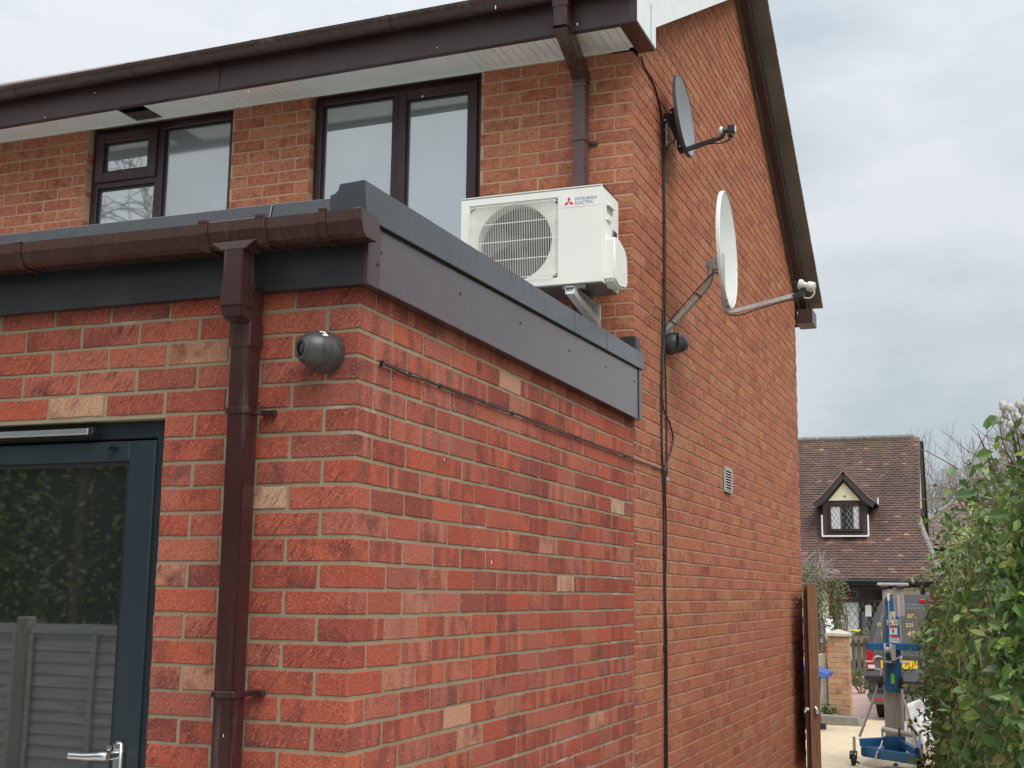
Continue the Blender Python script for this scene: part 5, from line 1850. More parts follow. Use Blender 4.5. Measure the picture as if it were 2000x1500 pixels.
# ------------------------------------------------------------------ wheelie bin
BN = (-.69, 14.3, gz(14.3))
bn = thing("wheelie_bin", BN, "black wheelie bin with blue lid, mostly hidden by the gate", "bin")
MB().hexa([(-.24, -.24, .08), (.04, -.24, .08), (.04, .24, .08), (-.24, .24, .08), (-.27, -.29, .76), (.07, -.29, .76), (.07, .27, .76), (-.27, .27, .70)]).build("bin_body", "bin_black", bn, local=True, bevel=0.02)
MB().box(-.18, .18, -.28, -.20, .02, .09).build("bin_foot", "bin_black", bn, local=True)
MB().hexa([(-.29, -.33, .78), (.20, -.33, .665), (.20, .30, .665), (-.29, .30, .78), (-.29, -.30, .92), (.235, -.30, .73), (.235, .28, .73), (-.29, .28, .92)]).build("bin_lid", "bin_blue", bn, local=True, bevel=0.012)
for x in (-.26, .0):
    MB().lathe([(.09, 0), (.10, .005), (.10, .04)], (x, .24, .10), (1, 0, 0), 16).build("bin_wheel", "tyre", bn, local=True, smooth=True)

# ------------------------------------------------------------------ gate pier with cap
PR = (-.505, 15.5, -.20)
pr = thing("brick_pier", PR, "buff brick gate pier with pale flat cap", "pier")
pr.scale = (.86, .86, .97)
body = MB().box(-.155, .165, .008, .32, 0, 1.20).build("pier_core", "concrete", pr, local=True)
pb = {}
for k in range(16):
    z = .005 + k * .0755
    for face in ("f", "r"):
        a = -.165 if face == "f" else 0.0
        lens_ = [.218, .107] if (k + (face == "r")) % 2 else [.107, .218]
        for l in lens_:
            if (l, face) not in pb:
                pb[(l, face)] = brick_mesh(l, .066, "pier_brick", 1)
            o = bpy.data.objects.new("brick", pb[(l, face)])
            o.parent = pr
            if face == "f":
                o.location = (a + l / 2, 0, z + .033)
            else:
                o.location = (.172, a + l / 2, z + .033)
                o.rotation_euler = (0, 0, R(90))
            COL.objects.link(o)
            a += l + .0095
MB().add([(-.20, -.04, 1.21), (.205, -.04, 1.21), (.205, .36, 1.21), (-.20, .36, 1.21), (-.20, -.04, 1.255), (.205, -.04, 1.255), (.205, .36, 1.255), (-.20, .36, 1.255), (0, .16, 1.315)],
         [(0, 3, 2, 1), (0, 1, 5, 4), (1, 2, 6, 5), (2, 3, 7, 6), (3, 0, 4, 7), (4, 5, 8), (5, 6, 8), (6, 7, 8), (7, 4, 8)]).build("pier_cap", "concrete", pr, local=True, bevel=0.006)
lw = MB().box(-2.6, PR[0] - .17, 15.6, 15.72, -.25, .72)
simple("low_wall", lw, "concrete", (-1.6, 15.66, -.25), "low pale rendered wall running into the brick pier", "wall", bevel=0.01)
lg_ = MB().hexa([(-1.4, 15.05, -.24), (-.16, 15.1, -.24), (-.10, 15.22, -.24), (-1.4, 15.17, -.24), (-1.4, 15.05, -.06), (-.22, 15.1, -.10), (-.17, 15.22, -.10), (-1.4, 15.17, -.06)])
simple("timber_edging", lg_, "grey_wood", (-.7, 15.1, -.24), "grey sleeper edging at the foot of the brick pier", "edging", bevel=0.012)
bed = MB().box(-2.6, -.20, 15.17, 15.6, -.26, -.13)
o = simple("planting_bed", bed, "soil", (-1.2, 15.4, -.26), "narrow soil bed behind the timber edging", None, kind="structure")

def shrub(name, base, label, cat, rx, ry, h, count, mat, l0, l1, seed, stem="stem", group=None):
    q = random.Random(seed)
    t = thing(name, base, label, cat, group)
    cl = [(Vector((q.uniform(-.7, .7) * rx, q.uniform(-.7, .7) * ry, h * q.uniform(.35, .85))), q.uniform(.25, .5) * min(rx, h * .6)) for _ in range(9)]
    m = MB()
    for _ in range(count):
        c, r = q.choice(cl)
        d = Vector((q.gauss(0, 1), q.gauss(0, 1), q.gauss(0, 1))).normalized()
        p = c + d * r * q.random() ** .4
        if p.z < .02:
            p.z = q.uniform(.02, .2) * h
        l = q.uniform(l0, l1)
        put(m, simple_leaf(l, l * .6, q), p, rand_basis(q, d + Vector((0, 0, .5)), .9))
    m.build("foliage", mat, t, local=True, recalc=False)["kind"] = "stuff"
    s_ = MB()
    for c, r in cl:
        s_.tube(smooth_path([(c.x * .2, c.y * .2, 0), (c.x * .6, c.y * .6, c.z * .5), tuple(c)], 3), [.012, .011, .010, .009, .008, .006, .005], 5)
    s_.build("stems", stem, t, local=True, recalc=False)
    return t
shrub("weed_tuft", (-.62, 15.33, -.14), "small green weed tuft at the pier's foot", "plant", .10, .08, .22, 160, "light_leaf", .03, .07, 31)
shrub("low_bush", (-.92, 22.6, gz(22.6)), "small bright green bush in front of the picket fence", "bush", .30, .25, .55, 900, "light_leaf", .03, .06, 32)
sh_ = thing("climbing_shrub", (-1.5, 22.0, gz(22)), "tall yellow-green climber on a garden arch before the cottage", "shrub")
q = random.Random(33)
m = MB()
for i in range(4200):
    t = q.random()
    if t < .45:
        p = Vector((q.gauss(-.28, .22), q.gauss(0, .18), q.uniform(1.5, 2.55)))
        p.z -= abs(p.x + .28) * .8
    elif t < .8:
        p = Vector((q.gauss(.26, .09), q.gauss(0, .12), q.uniform(.5, 2.2)))
    else:
        p = Vector((q.gauss(-.15, .10), q.gauss(0, .12), q.uniform(.3, 2.0)))
    l = q.uniform(.03, .065)
    put(m, simple_leaf(l, l * .6, q), p, rand_basis(q, (0, -.6, .5), 1.0))
m.build("foliage", "light_leaf", sh_, local=True, recalc=False)["kind"] = "stuff"
m = MB()
for i in range(22):
    x = q.choice((-.15, .26)) + q.uniform(-.08, .08)
    m.tube(smooth_path([(x, q.uniform(-.1, .1), 0), (x + q.uniform(-.08, .08), q.uniform(-.1, .1), .8), (x + q.uniform(-.1, .1), 0, 1.5), (x - .2 + q.uniform(-.2, .2), 0, 2.2)], 3), .009, 4)
m.build("stems", "stem", sh_, local=True, recalc=False)
for x in (-.2, .2):
    MB().box(x - .03, x + .03, -.03, .03, 0, 2.0).build("arch_post", "picket", sh_, local=True)
MB().box(-.3, .3, -.02, .02, 1.96, 2.02).build("arch_rail", "picket", sh_, local=True)
q = random.Random(34)
dt = MB()
for i in range(260):
    a = Vector((q.uniform(-1.1, .1), q.uniform(-.2, .2), q.uniform(1.9, 2.45)))
    b = a + Vector((q.uniform(-.3, .3), q.uniform(-.1, .1), q.uniform(-.05, .35)))
    dt.tube([a, a.lerp(b, .5) + Vector((0, 0, .05)), b], .005, 3, caps=False)
dt.build("dry_twigs", "dry_and_hazed_twig", sh_, local=True, recalc=False)["kind"] = "stuff"

# picket fence, flower box, hi-vis jacket, planter
pf = thing("picket_fence", (-1.3, 24, gz(24)), "weathered grey picket fence in front of the cottage", "fence")
for i in range(24):
    x = -1.55 + i * .115
    h = 1.12 if i < 12 else 1.02
    MB().prism([(x, .05), (x + .075, .05), (x + .075, h - .05), (x + .0375, h), (x, h - .05)], lambda a, b, d: (a, d, b), -.01, .01).build("picket", "picket", pf, local=True)
for z in (.35, .85):
    MB().box(-1.6, 1.25, .011, .05, z, z + .08).build("rail", "picket", pf, local=True)
for x in (-1.2, -.2, .35):
    MB().box(x - .05, x + .05, .05, .14, 0, 1.22).build("fence_post", "picket", pf, local=True, bevel=0.01)
fbx = thing("flower_box", (-.99, 23.9, gz(24) + 1.03), "rail planter with small yellow flowers on the picket fence", "planter")
MB().box(-.30, .30, -.09, .02, 0, .05).build("trough", "grey_wood", fbx, local=True, bevel=0.005)
q = random.Random(9)
m = MB()
for i in range(90):
    put(m, simple_leaf(.06, .04, q), Vector((q.uniform(-.28, .2), q.uniform(-.08, 0), q.uniform(.05, .14))), rand_basis(q, (0, -.3, 1), 1))
m.build("foliage", "olive_leaf", fbx, local=True, recalc=False)["kind"] = "stuff"
for i in range(6):
    MB().ball((-.24 + i * .035, -.05, .13 + .02 * (i % 2)), .026, 7, 5).build("flower_head", "yellow", fbx, local=True, smooth="all")
jk = MB().hexa([(-.14, -.05, -.22), (.10, -.05, -.24), (.10, .04, -.24), (-.14, .04, -.22), (-.08, -.05, .08), (.07, -.05, .10), (.06, .04, .10), (-.07, .04, .08)])
simple("hi_vis_jacket", jk, "hivis", (-.66, 23.85, gz(24) + 1.10), "lime hi-vis jacket hung over the picket fence by the van", "jacket", bevel=0.03) if False else None
jt = thing("hi_vis_jacket", (-.66, 23.85, gz(24) + 1.12), "lime hi-vis jacket hung over the picket fence by the van", "jacket")
jk.build("jacket_body", "hivis", jt, local=True, bevel=0.03, seg=2, smooth=True)
MB().box(-.10, .09, -.058, -.051, -.10, -.05).build("reflective_band", "badge", jt, local=True)
pt_ = thing("plant_pot", (-1.22, 22.3, gz(22.3)), "small black plant pot beside the brick pier's right edge", "pot")
MB().lathe([(.08, 0), (.10, .25), (.115, .25), (.115, .30), (.09, .30), (.085, .22)], (0, 0, 0), (0, 0, 1), 16).build("pot_body", "black", pt_, local=True, smooth=True)
MB().lathe([(.083, .20), (.083, .23)], (0, 0, 0), (0, 0, 1), 12).build("compost", "soil", pt_, local=True)

# sliver of a parked white car behind the gate
pc = thing("parked_car", (-2.75, 26.4, gz(26.4)), "white hatchback mostly hidden behind the gate and pier", "car")
MB().prism([(0, .25), (0, .72), (.12, .92), (.5, 1.40), (2.2, 1.42), (2.9, .98), (3.7, .88), (3.9, .55), (3.9, .25)], lambda a, b, d: (d, a, b), -.85, .85).build("car_body", "car_white", pc, local=True, bevel=0.05, seg=2, smooth=True)
MB().hexa([(-.70, .10, .96), (.70, .10, .96), (.62, .46, 1.36), (-.62, .46, 1.36), (-.70, .08, .98), (.70, .08, .98), (.62, .44, 1.38), (-.62, .44, 1.38)]).build("rear_window", "dark_glass", pc, local=True)
for x in (-.78, .60):
    MB().box(x, x + .18, -.02, .05, .60, .86).build("tail_light", "red_lens", pc, local=True, bevel=0.01)
    for y in (.75, 3.1):
        MB().lathe([(.22, 0), (.30, .02), (.30, .16), (.22, .18)], (x if x < 0 else x + .08, y, .30), (1, 0, 0), 20).build("wheel", "tyre", pc, local=True, smooth=True)
MB().box(-.8, .8, -.05, .03, .34, .52).build("bumper", "car_white", pc, local=True, bevel=0.02)
MB().box(-.26, .26, -.056, -.051, .38, .48).build("number_plate", "plate_yellow", pc, local=True)

# ------------------------------------------------------------------ van
VN = (-.22, 16.6, gz(17.2) - .02)
van = thing("van", VN, "dark grey van with gold lettering on its back doors, behind the lift", "van")
vw = 1.90
def sect(y):           # body outline at depth y: (half width, z)
    tn = 0.0
    return [(0.0, .30), (.015, .55), (0.0, .90), (.03, 1.16), (.10, 1.47), (.19, 1.70), (.25, 1.78), (.36, 1.84), (.6, 1.87)]
vs, fs = [], []
secs = [(0.0, .0, 0), (.16, .0, .0), (4.0, 0.0, 0), (4.9, .12, -.9)]
rows = []
for k, (y, ins, dz) in enumerate(secs):
    o_ = sect(y)
    ring = []
    for x, z in o_:
        zz = z if dz == 0 else (z if z < 1.0 else 1.0 + (z - 1.0) * .15)
        yy = y
        if k == 0:
            yy = y + max(0, z - 1.05) * .16 + (.03 if z < .5 else 0)
        if k == 1:
            yy = y + max(0, z - 1.05) * .16
        ring.append((x + ins, yy, zz))
    ring2 = [(vw - x, y_, z) for x, y_, z in ring][::-1]
    rows.append(ring + ring2)
n = len(rows[0])
for r_ in rows:
    vs += r_
for k in range(len(rows) - 1):
    for j in range(n):
        j2 = (j + 1) % n
        fs.append((k * n + j, k * n + j2, (k + 1) * n + j2, (k + 1) * n + j))
fs.append(tuple(range(n - 1, -1, -1)))
fs.append(tuple((len(rows) - 1) * n + j for j in range(n)))
m = MB()
m.add(vs, fs)
vb = m.build("body", "van_grey", van, local=True, bevel=0.03, seg=2, smooth=True)
def vy(z):
    return max(0, z - 1.05) * .16
def vpanel(poly, d, th):
    m = MB()
    m.prism(poly, lambda a, b, dd: (a, vy(b) + dd, b), d - th, d)
    return m
dl = vpanel([(.085, .62), (.84, .62), (.84, 1.73), (.30, 1.73), (.22, 1.57), (.10, 1.18)], -.004, .014).build("rear_door", "van_grey", van, local=True, bevel=0.006)
dr2 = vpanel([(.855, .62), (1.815, .62), (1.80, 1.18), (1.68, 1.57), (1.60, 1.73), (.855, 1.73)], -.004, .014).build("rear_door", "van_grey", van, local=True, bevel=0.006)
for dd, poly in ((dl, [(.15, 1.16), (.80, 1.16), (.80, 1.67), (.32, 1.67), (.255, 1.53), (.16, 1.24)]), (dr2, [(.90, 1.16), (1.74, 1.16), (1.74, 1.24), (1.645, 1.53), (1.58, 1.67), (.90, 1.67)])):
    vpanel(poly, -.019, .006).build("door_window", "van_glass", dd, local=True, bevel=0.003)
MB().box(.12, .80, -.035, -.019, 1.118, 1.150).build("door_moulding", "silver", dl, local=True, bevel=0.004)
MB().box(.90, 1.75, -.035, -.019, 1.118, 1.150).build("door_moulding", "silver", dr2, local=True, bevel=0.004)
for body, x, z, s_ in (("e", .165, 1.395, .125), ("zzi", .575, 1.395, .11), ("ar.", .60, 1.525, .125), ("494", .590, 1.25, .125), ("l", .215, 1.25, .12)):
    T = Matrix.Translation((x, vy(z) - .0262, z)) @ Matrix.Rotation(R(90 - 9.1), 4, "X")
    text_obj("lettering", body, s_, "gold", T, dl, .0015)
tl = MB().hexa([(.0, -.012, .76), (.135, -.022, .76), (.135, .02, .76), (.0, .12, .76), (.012, -.012, 1.06), (.10, -.022, 1.0), (.10, .02, 1.0), (.012, .12, 1.06)]).build("tail_light", "red_lens", van, local=True, bevel=0.012, seg=2, smooth=True)
MB().box(.02, .12, -.026, -.018, .775, .83).build("reversing_lamp", "clear_lens", tl, local=True, bevel=0.004)
MB().hexa([(1.765, -.022, .76), (1.90, -.012, .76), (1.90, .12, .76), (1.765, .02, .76), (1.80, -.022, 1.0), (1.888, -.012, 1.06), (1.888, .12, 1.06), (1.80, .02, 1.0)]).build("tail_light", "red_lens", van, local=True, bevel=0.012, seg=2, smooth=True)
pl = MB().box(.205, .725, -.028, -.019, .785, .905).build("number_plate", "plate_yellow", van, local=True, bevel=0.002)
text_obj("lettering", "PU", .105, "black", Matrix.Translation((.545, -.0287, .808)) @ Matrix.Rotation(R(90), 4, "X"), pl, .0005, .95)
text_obj("lettering", "L", .105, "black", Matrix.Translation((.225, -.0287, .808)) @ Matrix.Rotation(R(90), 4, "X"), pl, .0005, .95)
MB().box(.15, .82, -.045, -.019, .94, .985).build("handle_strip", "van_plastic", van, local=True, bevel=0.006)
bp = MB()
bp.hexa([(-.01, -.10, .60), (1.91, -.10, .60), (1.91, .3, .60), (-.01, .3, .60), (.0, -.06, .735), (1.90, -.06, .735), (1.90, .3, .735), (.0, .3, .735)])
bp.hexa([(.03, -.05, .46), (1.87, -.05, .46), (1.87, .3, .46), (.03, .3, .46), (.03, -.05, .60), (1.87, -.05, .60), (1.87, .3, .60), (.03, .3, .60)])
bpo = bp.build("bumper", "van_plastic", van, local=True, bevel=0.012, seg=2, smooth=True)
MB().hexa([(.06, -.12, .27), (1.84, -.12, .27), (1.84, .28, .27), (.06, .28, .27), (-.012, -.14, .42), (1.912, -.14, .42), (1.912, .3, .42), (-.012, .3, .42)]).build("lower_bumper", "van_grey", van, local=True, bevel=0.02, seg=2, smooth=True)
MB().box(.06, .42, -.147, -.135, .325, .355).build("reflector", "red_lens", bpo, local=True)
MB().box(-.025, .30, -.105, -.04, .625, .68).build("bumper_step", "black", bpo, local=True, bevel=0.006)
MB().box(.78, 1.12, .085, .16, 1.755, 1.80).build("brake_light", "red_lens", van, local=True, bevel=0.01)
for x in (.06, 1.63):
    for y in (.78, 3.9):
        w = MB().lathe([(.24, 0), (.32, .015), (.335, .05), (.335, .17), (.32, .20), (.24, .215)], (x, y, .335), (1, 0, 0), 28).build("wheel", "tyre", van, local=True, smooth=True)
        MB().lathe([(.22, 0), (.20, .012), (.06, .02)], (x + (.0 if x < 1 else .215), y, .335), (-1 if x < 1 else 1, 0, 0), 20).build("rim", "rim", w, local=True)
for s_, x in ((-1, -.10), (1, 1.90)):
    MB().box(x, x + .14, 3.6, 3.72, 1.05, 1.32).build("wing_mirror", "van_plastic", van, local=True, bevel=0.03)

# ------------------------------------------------------------------ cottage
CT = (-1.68, 32.6, -.40)
CR = R(1.5)
ct_ = thing("cottage", CT, "old cream cottage with steep clay-tiled roof and gabled dormer", "cottage", rz=CR)
XL, XR = -6.0, 1.40
m = MB()
m.box(XL, -.80, 0, .2, -.3, 2.55)
m.box(.50, 1.62, 0, .2, -.3, 2.55)
m.box(-.80, .50, 0, .2, 2.20, 2.55)
m.prism([(.2, -.3), (6.6, -.3), (6.6, 2.6), (3.4, 6.58), (.2, 2.75)], lambda a, b, d: (d, a, b), XR - .16, XR - .02)
cw = m.build("wall", "render", ct_, local=True)
m = MB()
m.box(XL, 1.70, -.015, .0, 2.20, 2.30)
for x in (-2.5, -1.05, -.86, .52, 1.35):
    m.box(x, x + .12, -.02, -.002, -.2, 2.2)
for x in (-.9, -.35, .2):
    m.box(x, x + .08, -.02, -.002, 2.30, 2.55)
tb = m.build("timber_frame", "beam", ct_, local=True)
# right gable timbers
m = MB()
for y0_, z0_, y1_, z1_ in ((3.4, 6.55, 6.75, 2.45),):
    m.bar((XR + .02, y0_, z0_), (XR + .02, y1_, z1_), .08, .16, (1, 0, 0))
m.bar((XR + .0, 1.6, 4.35), (XR + .0, 5.2, 4.35), .05, .16)
m.bar((XR + .0, 3.4, 6.5), (XR + .0, 3.4, 2.5), .05, .12, (1, 0, 0))
m.build("gable_timber", "beam", ct_, local=True)
# roof slab with tiles
EZ, EY, RZ_, RY = 2.42, -.42, 6.68, 3.4
def rz(y):
    return EZ + (RZ_ - EZ) * (y - EY) / (RY - EY)
HIPY = .95
m = MB()
m.add([(XL, EY, EZ), (1.90, EY, EZ), (XR, HIPY, rz(HIPY)), (XR, RY, RZ_), (XL, RY, RZ_),
       (XL, EY, EZ - .08), (1.90, EY, EZ - .08), (XR, HIPY, rz(HIPY) - .08), (XR, RY, RZ_ - .08), (XL, RY, RZ_ - .08)],
      [(0, 1, 2, 3, 4), (9, 8, 7, 6, 5), (0, 5, 6, 1), (1, 6, 7, 2), (2, 7, 8, 3), (3, 8, 9, 4), (4, 9, 5, 0)])
m.add([(XL, RY, RZ_), (XR, RY, RZ_), (XR, 7.0, 2.4), (XL, 7.0, 2.4), (XL, RY, RZ_ - .08), (XR, RY, RZ_ - .08), (XR, 7.0, 2.32), (XL, 7.0, 2.32)],
      [(0, 1, 2, 3), (7, 6, 5, 4), (0, 4, 5, 1), (1, 5, 6, 2), (2, 6, 7, 3), (3, 7, 4, 0)])
m.add([(1.90, EY, EZ), (1.90, 3.0, EZ), (XR, 3.0, rz(HIPY)), (XR, HIPY, rz(HIPY))], [(0, 1, 2, 3)])
roof = m.build("roof", "roof_tile", ct_, local=True)
sl_ = math.hypot(RY - EY, RZ_ - EZ)
dy, dz = (RY - EY) / sl_, (RZ_ - EZ) / sl_
ny, nz_2 = -dz, dy
q = random.Random(17)
tiles = []
g = .100
rows_ = int(sl_ / g)
Tm = []
for k in range(5):
    mm = MB()
    w = .156
    cbow = q.uniform(.0, .004)
    mm.add([(-w / 2, 0, 0), (0, 0, cbow), (w / 2, 0, 0), (w / 2, .14, -.004), (0, .14, 0), (-w / 2, .14, -.004), (-w / 2, 0, -.024), (0, 0, cbow - .024), (w / 2, 0, -.024)],
           [(0, 1, 4, 5), (1, 2, 3, 4), (6, 7, 1, 0), (7, 8, 2, 1), (0, 5, 6), (3, 2, 8)])
    Tm.append(mm)
tmesh = [t_.mesh("tile", "roof_tile", recalc=False) for t_ in Tm]
ang = math.atan2(dz, dy) - R(9)
rest = MB()
cand = []
for r_ in range(rows_):
    s0 = r_ * g
    yy = EY + dy * s0
    zz = EZ + dz * s0
    xr_ = XR if yy > HIPY else 1.90 + (XR - 1.90) * (yy - EY) / (HIPY - EY)
    x = -2.6 + (.082 if r_ % 2 else 0)
    while x < xr_ - .05:
        skip = (-1.24 < x < .04 and .66 < yy < 1.6)
        if not skip:
            cand.append((x, yy, zz, r_))
        x += .165
order = sorted(range(len(cand)), key=lambda i: (0 if (cand[i][0] > -1.95) else 1, cand[i][1]))
single = set(order[:300])
ca, sa = math.cos(ang), math.sin(ang)
for i, (x, yy, zz, r_) in enumerate(cand):
    k = q.randrange(5)
    lift = .022 + q.uniform(-.003, .005)
    tilt = q.uniform(-.012, .012)
    p = Vector((x + q.uniform(-.003, .003), yy + ny * lift, zz + nz_2 * lift))
    if i in single:
        o = bpy.data.objects.new("tile", tmesh[k])
        o.parent = roof
        o.location = p
        o.rotation_euler = (ang, tilt, 0)
        COL.objects.link(o)
    else:
        rest.add([(p.x + a, p.y + b * ca - c * sa + 0, p.z + b * sa + c * ca + a * tilt) for a, b, c in Tm[k].v], Tm[k].f)
rest.build("tile", "roof_tile", roof, local=True, recalc=False)["kind"] = "stuff"
# ridge and hip tiles
for i in range(26):
    x = -6 + i * .29
    if x < -2.6 or x > 1.2:
        if x > 1.2:
            continue
    MB().tube([(x, RY, RZ_ + .01), (min(x + .283, XR + .02), RY, RZ_ + .01 + .004 * math.sin(i))], .085, 10).build("ridge_tile", "lead", roof, local=True)
hp0, hp1 = Vector((XR - .02, HIPY + .02, rz(HIPY))), Vector((1.93, EY, EZ + .01))
for i in range(6):
    a, b = hp0.lerp(hp1, i / 6), hp0.lerp(hp1, (i + .97) / 6)
    MB().tube([a, b], .085, 10).build("hip_tile", "lead", roof, local=True)
# eaves gutter
MB().tube([(XL, EY - .06, EZ - .06), (1.95, EY - .06, EZ - .06)], .055, 8).build("gutter", "black", ct_, local=True, smooth=True)
MB().box(XL, 1.86, EY - .02, EY + .02, EZ - .16, EZ - .02).build("fascia_board", "beam", ct_, local=True)
# dormer
dmY = .42
dm = MB()
dm.box(-1.20, .0, dmY + .06, 2.2, 3.62, 4.56)
dm.prism([(-1.20, 4.56), (0.0, 4.56), (-.60, 5.22)], lambda a, b, d: (a, d, b), dmY + .06, 2.2)
dmo = dm.build("dormer", "beam", ct_, local=True)
MB().prism([(-1.03, 4.60), (-.17, 4.60), (-.60, 5.10)], lambda a, b, d: (a, d, b), dmY + .03, dmY + .058).build("gable_panel", "render", dmo, local=True)
MB().lathe([(.03, 0), (.03, .02)], (-.58, dmY + .03, 4.72), (0, -1, 0), 10).build("boss", "lead", dmo, local=True)
m = MB()
for sgn in (-1, 1):
    p0 = Vector((-.60, dmY - .06, 5.30))
    p1 = Vector((-.60 + sgn * .58, dmY - .06, 4.60))
    p2 = Vector((-.60 + sgn * .80, dmY - .06, 4.44))
    for a, b in ((p0, p1), (p1, p2)):
        m.bar(a, b, .05, .14, (0, 1, 0)) if False else None
        d = (b - a)
        nrm_ = Vector((d.z, 0, -d.x)).normalized() * (.075 if sgn > 0 else -.075)
        m.hexa([a - nrm_ - Vector((0, .03, 0)), a - nrm_ + Vector((0, .03, 0)), b - nrm_ + Vector((0, .03, 0)), b - nrm_ - Vector((0, .03, 0)),
                a + nrm_ * .9 - Vector((0, .03, 0)), a + nrm_ * .9 + Vector((0, .03, 0)), b + nrm_ * .9 + Vector((0, .03, 0)), b + nrm_ * .9 - Vector((0, .03, 0))])
m.build("barge_board", "beam", dmo, local=True)
m = MB()
for sgn in (-1, 1):
    a0, a1, a2 = (-.60, 5.40), (-.60 + sgn * .64, 4.68), (-.60 + sgn * .88, 4.50)
    for a, b in ((a0, a1), (a1, a2)):
        m.hexa([(a[0], dmY - .10, a[1]), (b[0], dmY - .10, b[1]), (b[0], 2.4, b[1]), (a[0], 2.4, a[1]), (a[0], dmY - .10, a[1] + .04), (b[0], dmY - .10, b[1] + .04), (b[0], 2.4, b[1] + .04), (a[0], 2.4, a[1] + .04)])
m.build("dormer_roof", "slab_tile", dmo, local=True)
MB().box(-1.24, .04, dmY + .02, dmY + .07, 3.585, 3.628).build("lead_apron", "white_line", dmo, local=True, bevel=0.006)
for x in (-1.245, .005):
    MB().box(x, x + .04, dmY + .05, dmY + .10, 3.63, 4.2).build("render_edge", "white_line", dmo, local=True)
wf = MB()
for b in ((-1.03, -.97, 3.80, 4.50), (-.21, -.15, 3.80, 4.50), (-.63, -.57, 3.80, 4.50), (-1.06, -.12, 3.74, 3.80), (-1.03, -.15, 4.44, 4.50)):
    wf.box(b[0], b[1], dmY + .0, dmY + .07, b[2], b[3])
wfo = wf.build("window", "window_frame", dmo, local=True)
def leaded(x0, x1, z0, z1, y, par, curt=None, nx=4, loc=True):
    MB().box(x0, x1, y, y + .01, z0, z1).build("pane", "dark_glass", par, local=True)
    if curt:
        m = MB()
        for cx0, cx1 in curt:
            vs, fs = [], []
            nn = 12
            for i in range(nn + 1):
                x = cx0 + (cx1 - cx0) * i / nn
                vs += [(x, y - .006 - .004 * math.sin(i * 2.1), z0 + .01), (x, y - .006 - .004 * math.sin(i * 2.1 + .4), z1 - .01)]
            for i in range(nn):
                fs.append((2 * i, 2 * i + 2, 2 * i + 3, 2 * i + 1))
            m.add(vs, fs)
        m.build("curtain", "curtain", par, local=True, recalc=False)
    m = MB()
    w, h = x1 - x0, z1 - z0
    p = w / nx
    k = -int(h / p / 1.6) - 1
    hh = p * 1.6
    def clipseg(xa, za, xb, zb):
        d = Vector((xb - xa, zb - za))
        t0, t1 = 0.0, 1.0
        for pa, da, lo, hi in ((xa, d.x, x0, x1), (za, d.y, z0, z1)):
            if abs(da) < 1e-9:
                continue
            u, v = (lo - pa) / da, (hi - pa) / da
            if u > v:
                u, v = v, u
            t0, t1 = max(t0, u), min(t1, v)
        if t1 - t0 > .01:
            m.bar((xa + d.x * t0, y - .012, za + d.y * t0), (xa + d.x * t1, y - .012, za + d.y * t1), .004, .010, (0, 1, 0)) if False else m.tube([(xa + d.x * t0, y - .013, za + d.y * t0), (xa + d.x * t1, y - .013, za + d.y * t1)], .0055, 4)
    i = -30
    while i < 30:
        xs_ = x0 + i * p
        clipseg(xs_, z0, xs_ + h / hh * p, z1)
        clipseg(xs_ + h / hh * p, z0, xs_, z1)
        i += 1
    if m.v:
        m.build("lead_lattice", "lead_came", par, local=True)
leaded(-.97, -.63, 3.80, 4.44, dmY + .04, wfo, [(-.97, -.72)], 3)
leaded(-.57, -.21, 3.80, 4.44, dmY + .04, wfo, [(-.36, -.21)], 3)
# ground-floor window
gw = MB()
for b in ((-.80, -.73, .85, 2.20), (.43, .50, .85, 2.20), (-.27, -.20, .85, 2.20), (-.73, .43, 1.80, 1.87), (-.73, .43, 2.13, 2.20), (-.73, .43, .85, .92)):
    gw.box(b[0], b[1], .0, .09, b[2], b[3])
gwo = gw.build("window", "window_frame", ct_, local=True)
leaded(-.73, -.27, .92, 1.80, .06, gwo, [(-.73, -.27)], 3)
leaded(-.20, .43, .92, 1.80, .06, gwo, None, 4)
for a, b in ((-.73, -.27), (-.20, .43)):
    MB().box(a, b, .055, .07, 1.87, 2.13).build("pane", "dark_glass", gwo, local=True)
m = MB()
for b in ((-.70, -.30, 1.905, 1.915), (-.70, -.30, 2.085, 2.095), (-.70, -.69, 1.915, 2.085), (-.31, -.30, 1.915, 2.085)):
    m.box(b[0], b[1], .045, .054, b[2], b[3])
m.build("lead_border", "lead_came", gwo, local=True)
MB().prism([(-.55, 2.0), (-.50, 2.05), (-.45, 2.0), (-.50, 1.95)], lambda a, b, d: (a, d, b), .046, .054).build("stained_glass_rose", "red_lens", gwo, local=True)
MB().box(-.10, .06, .035, .042, 1.42, 1.72).build("paper_notice", "paper", gwo, local=True)
MB().box(-1.53, -1.36, -.02, -.003, 1.60, 1.70).build("house_sign", "lead", ct_, local=True)

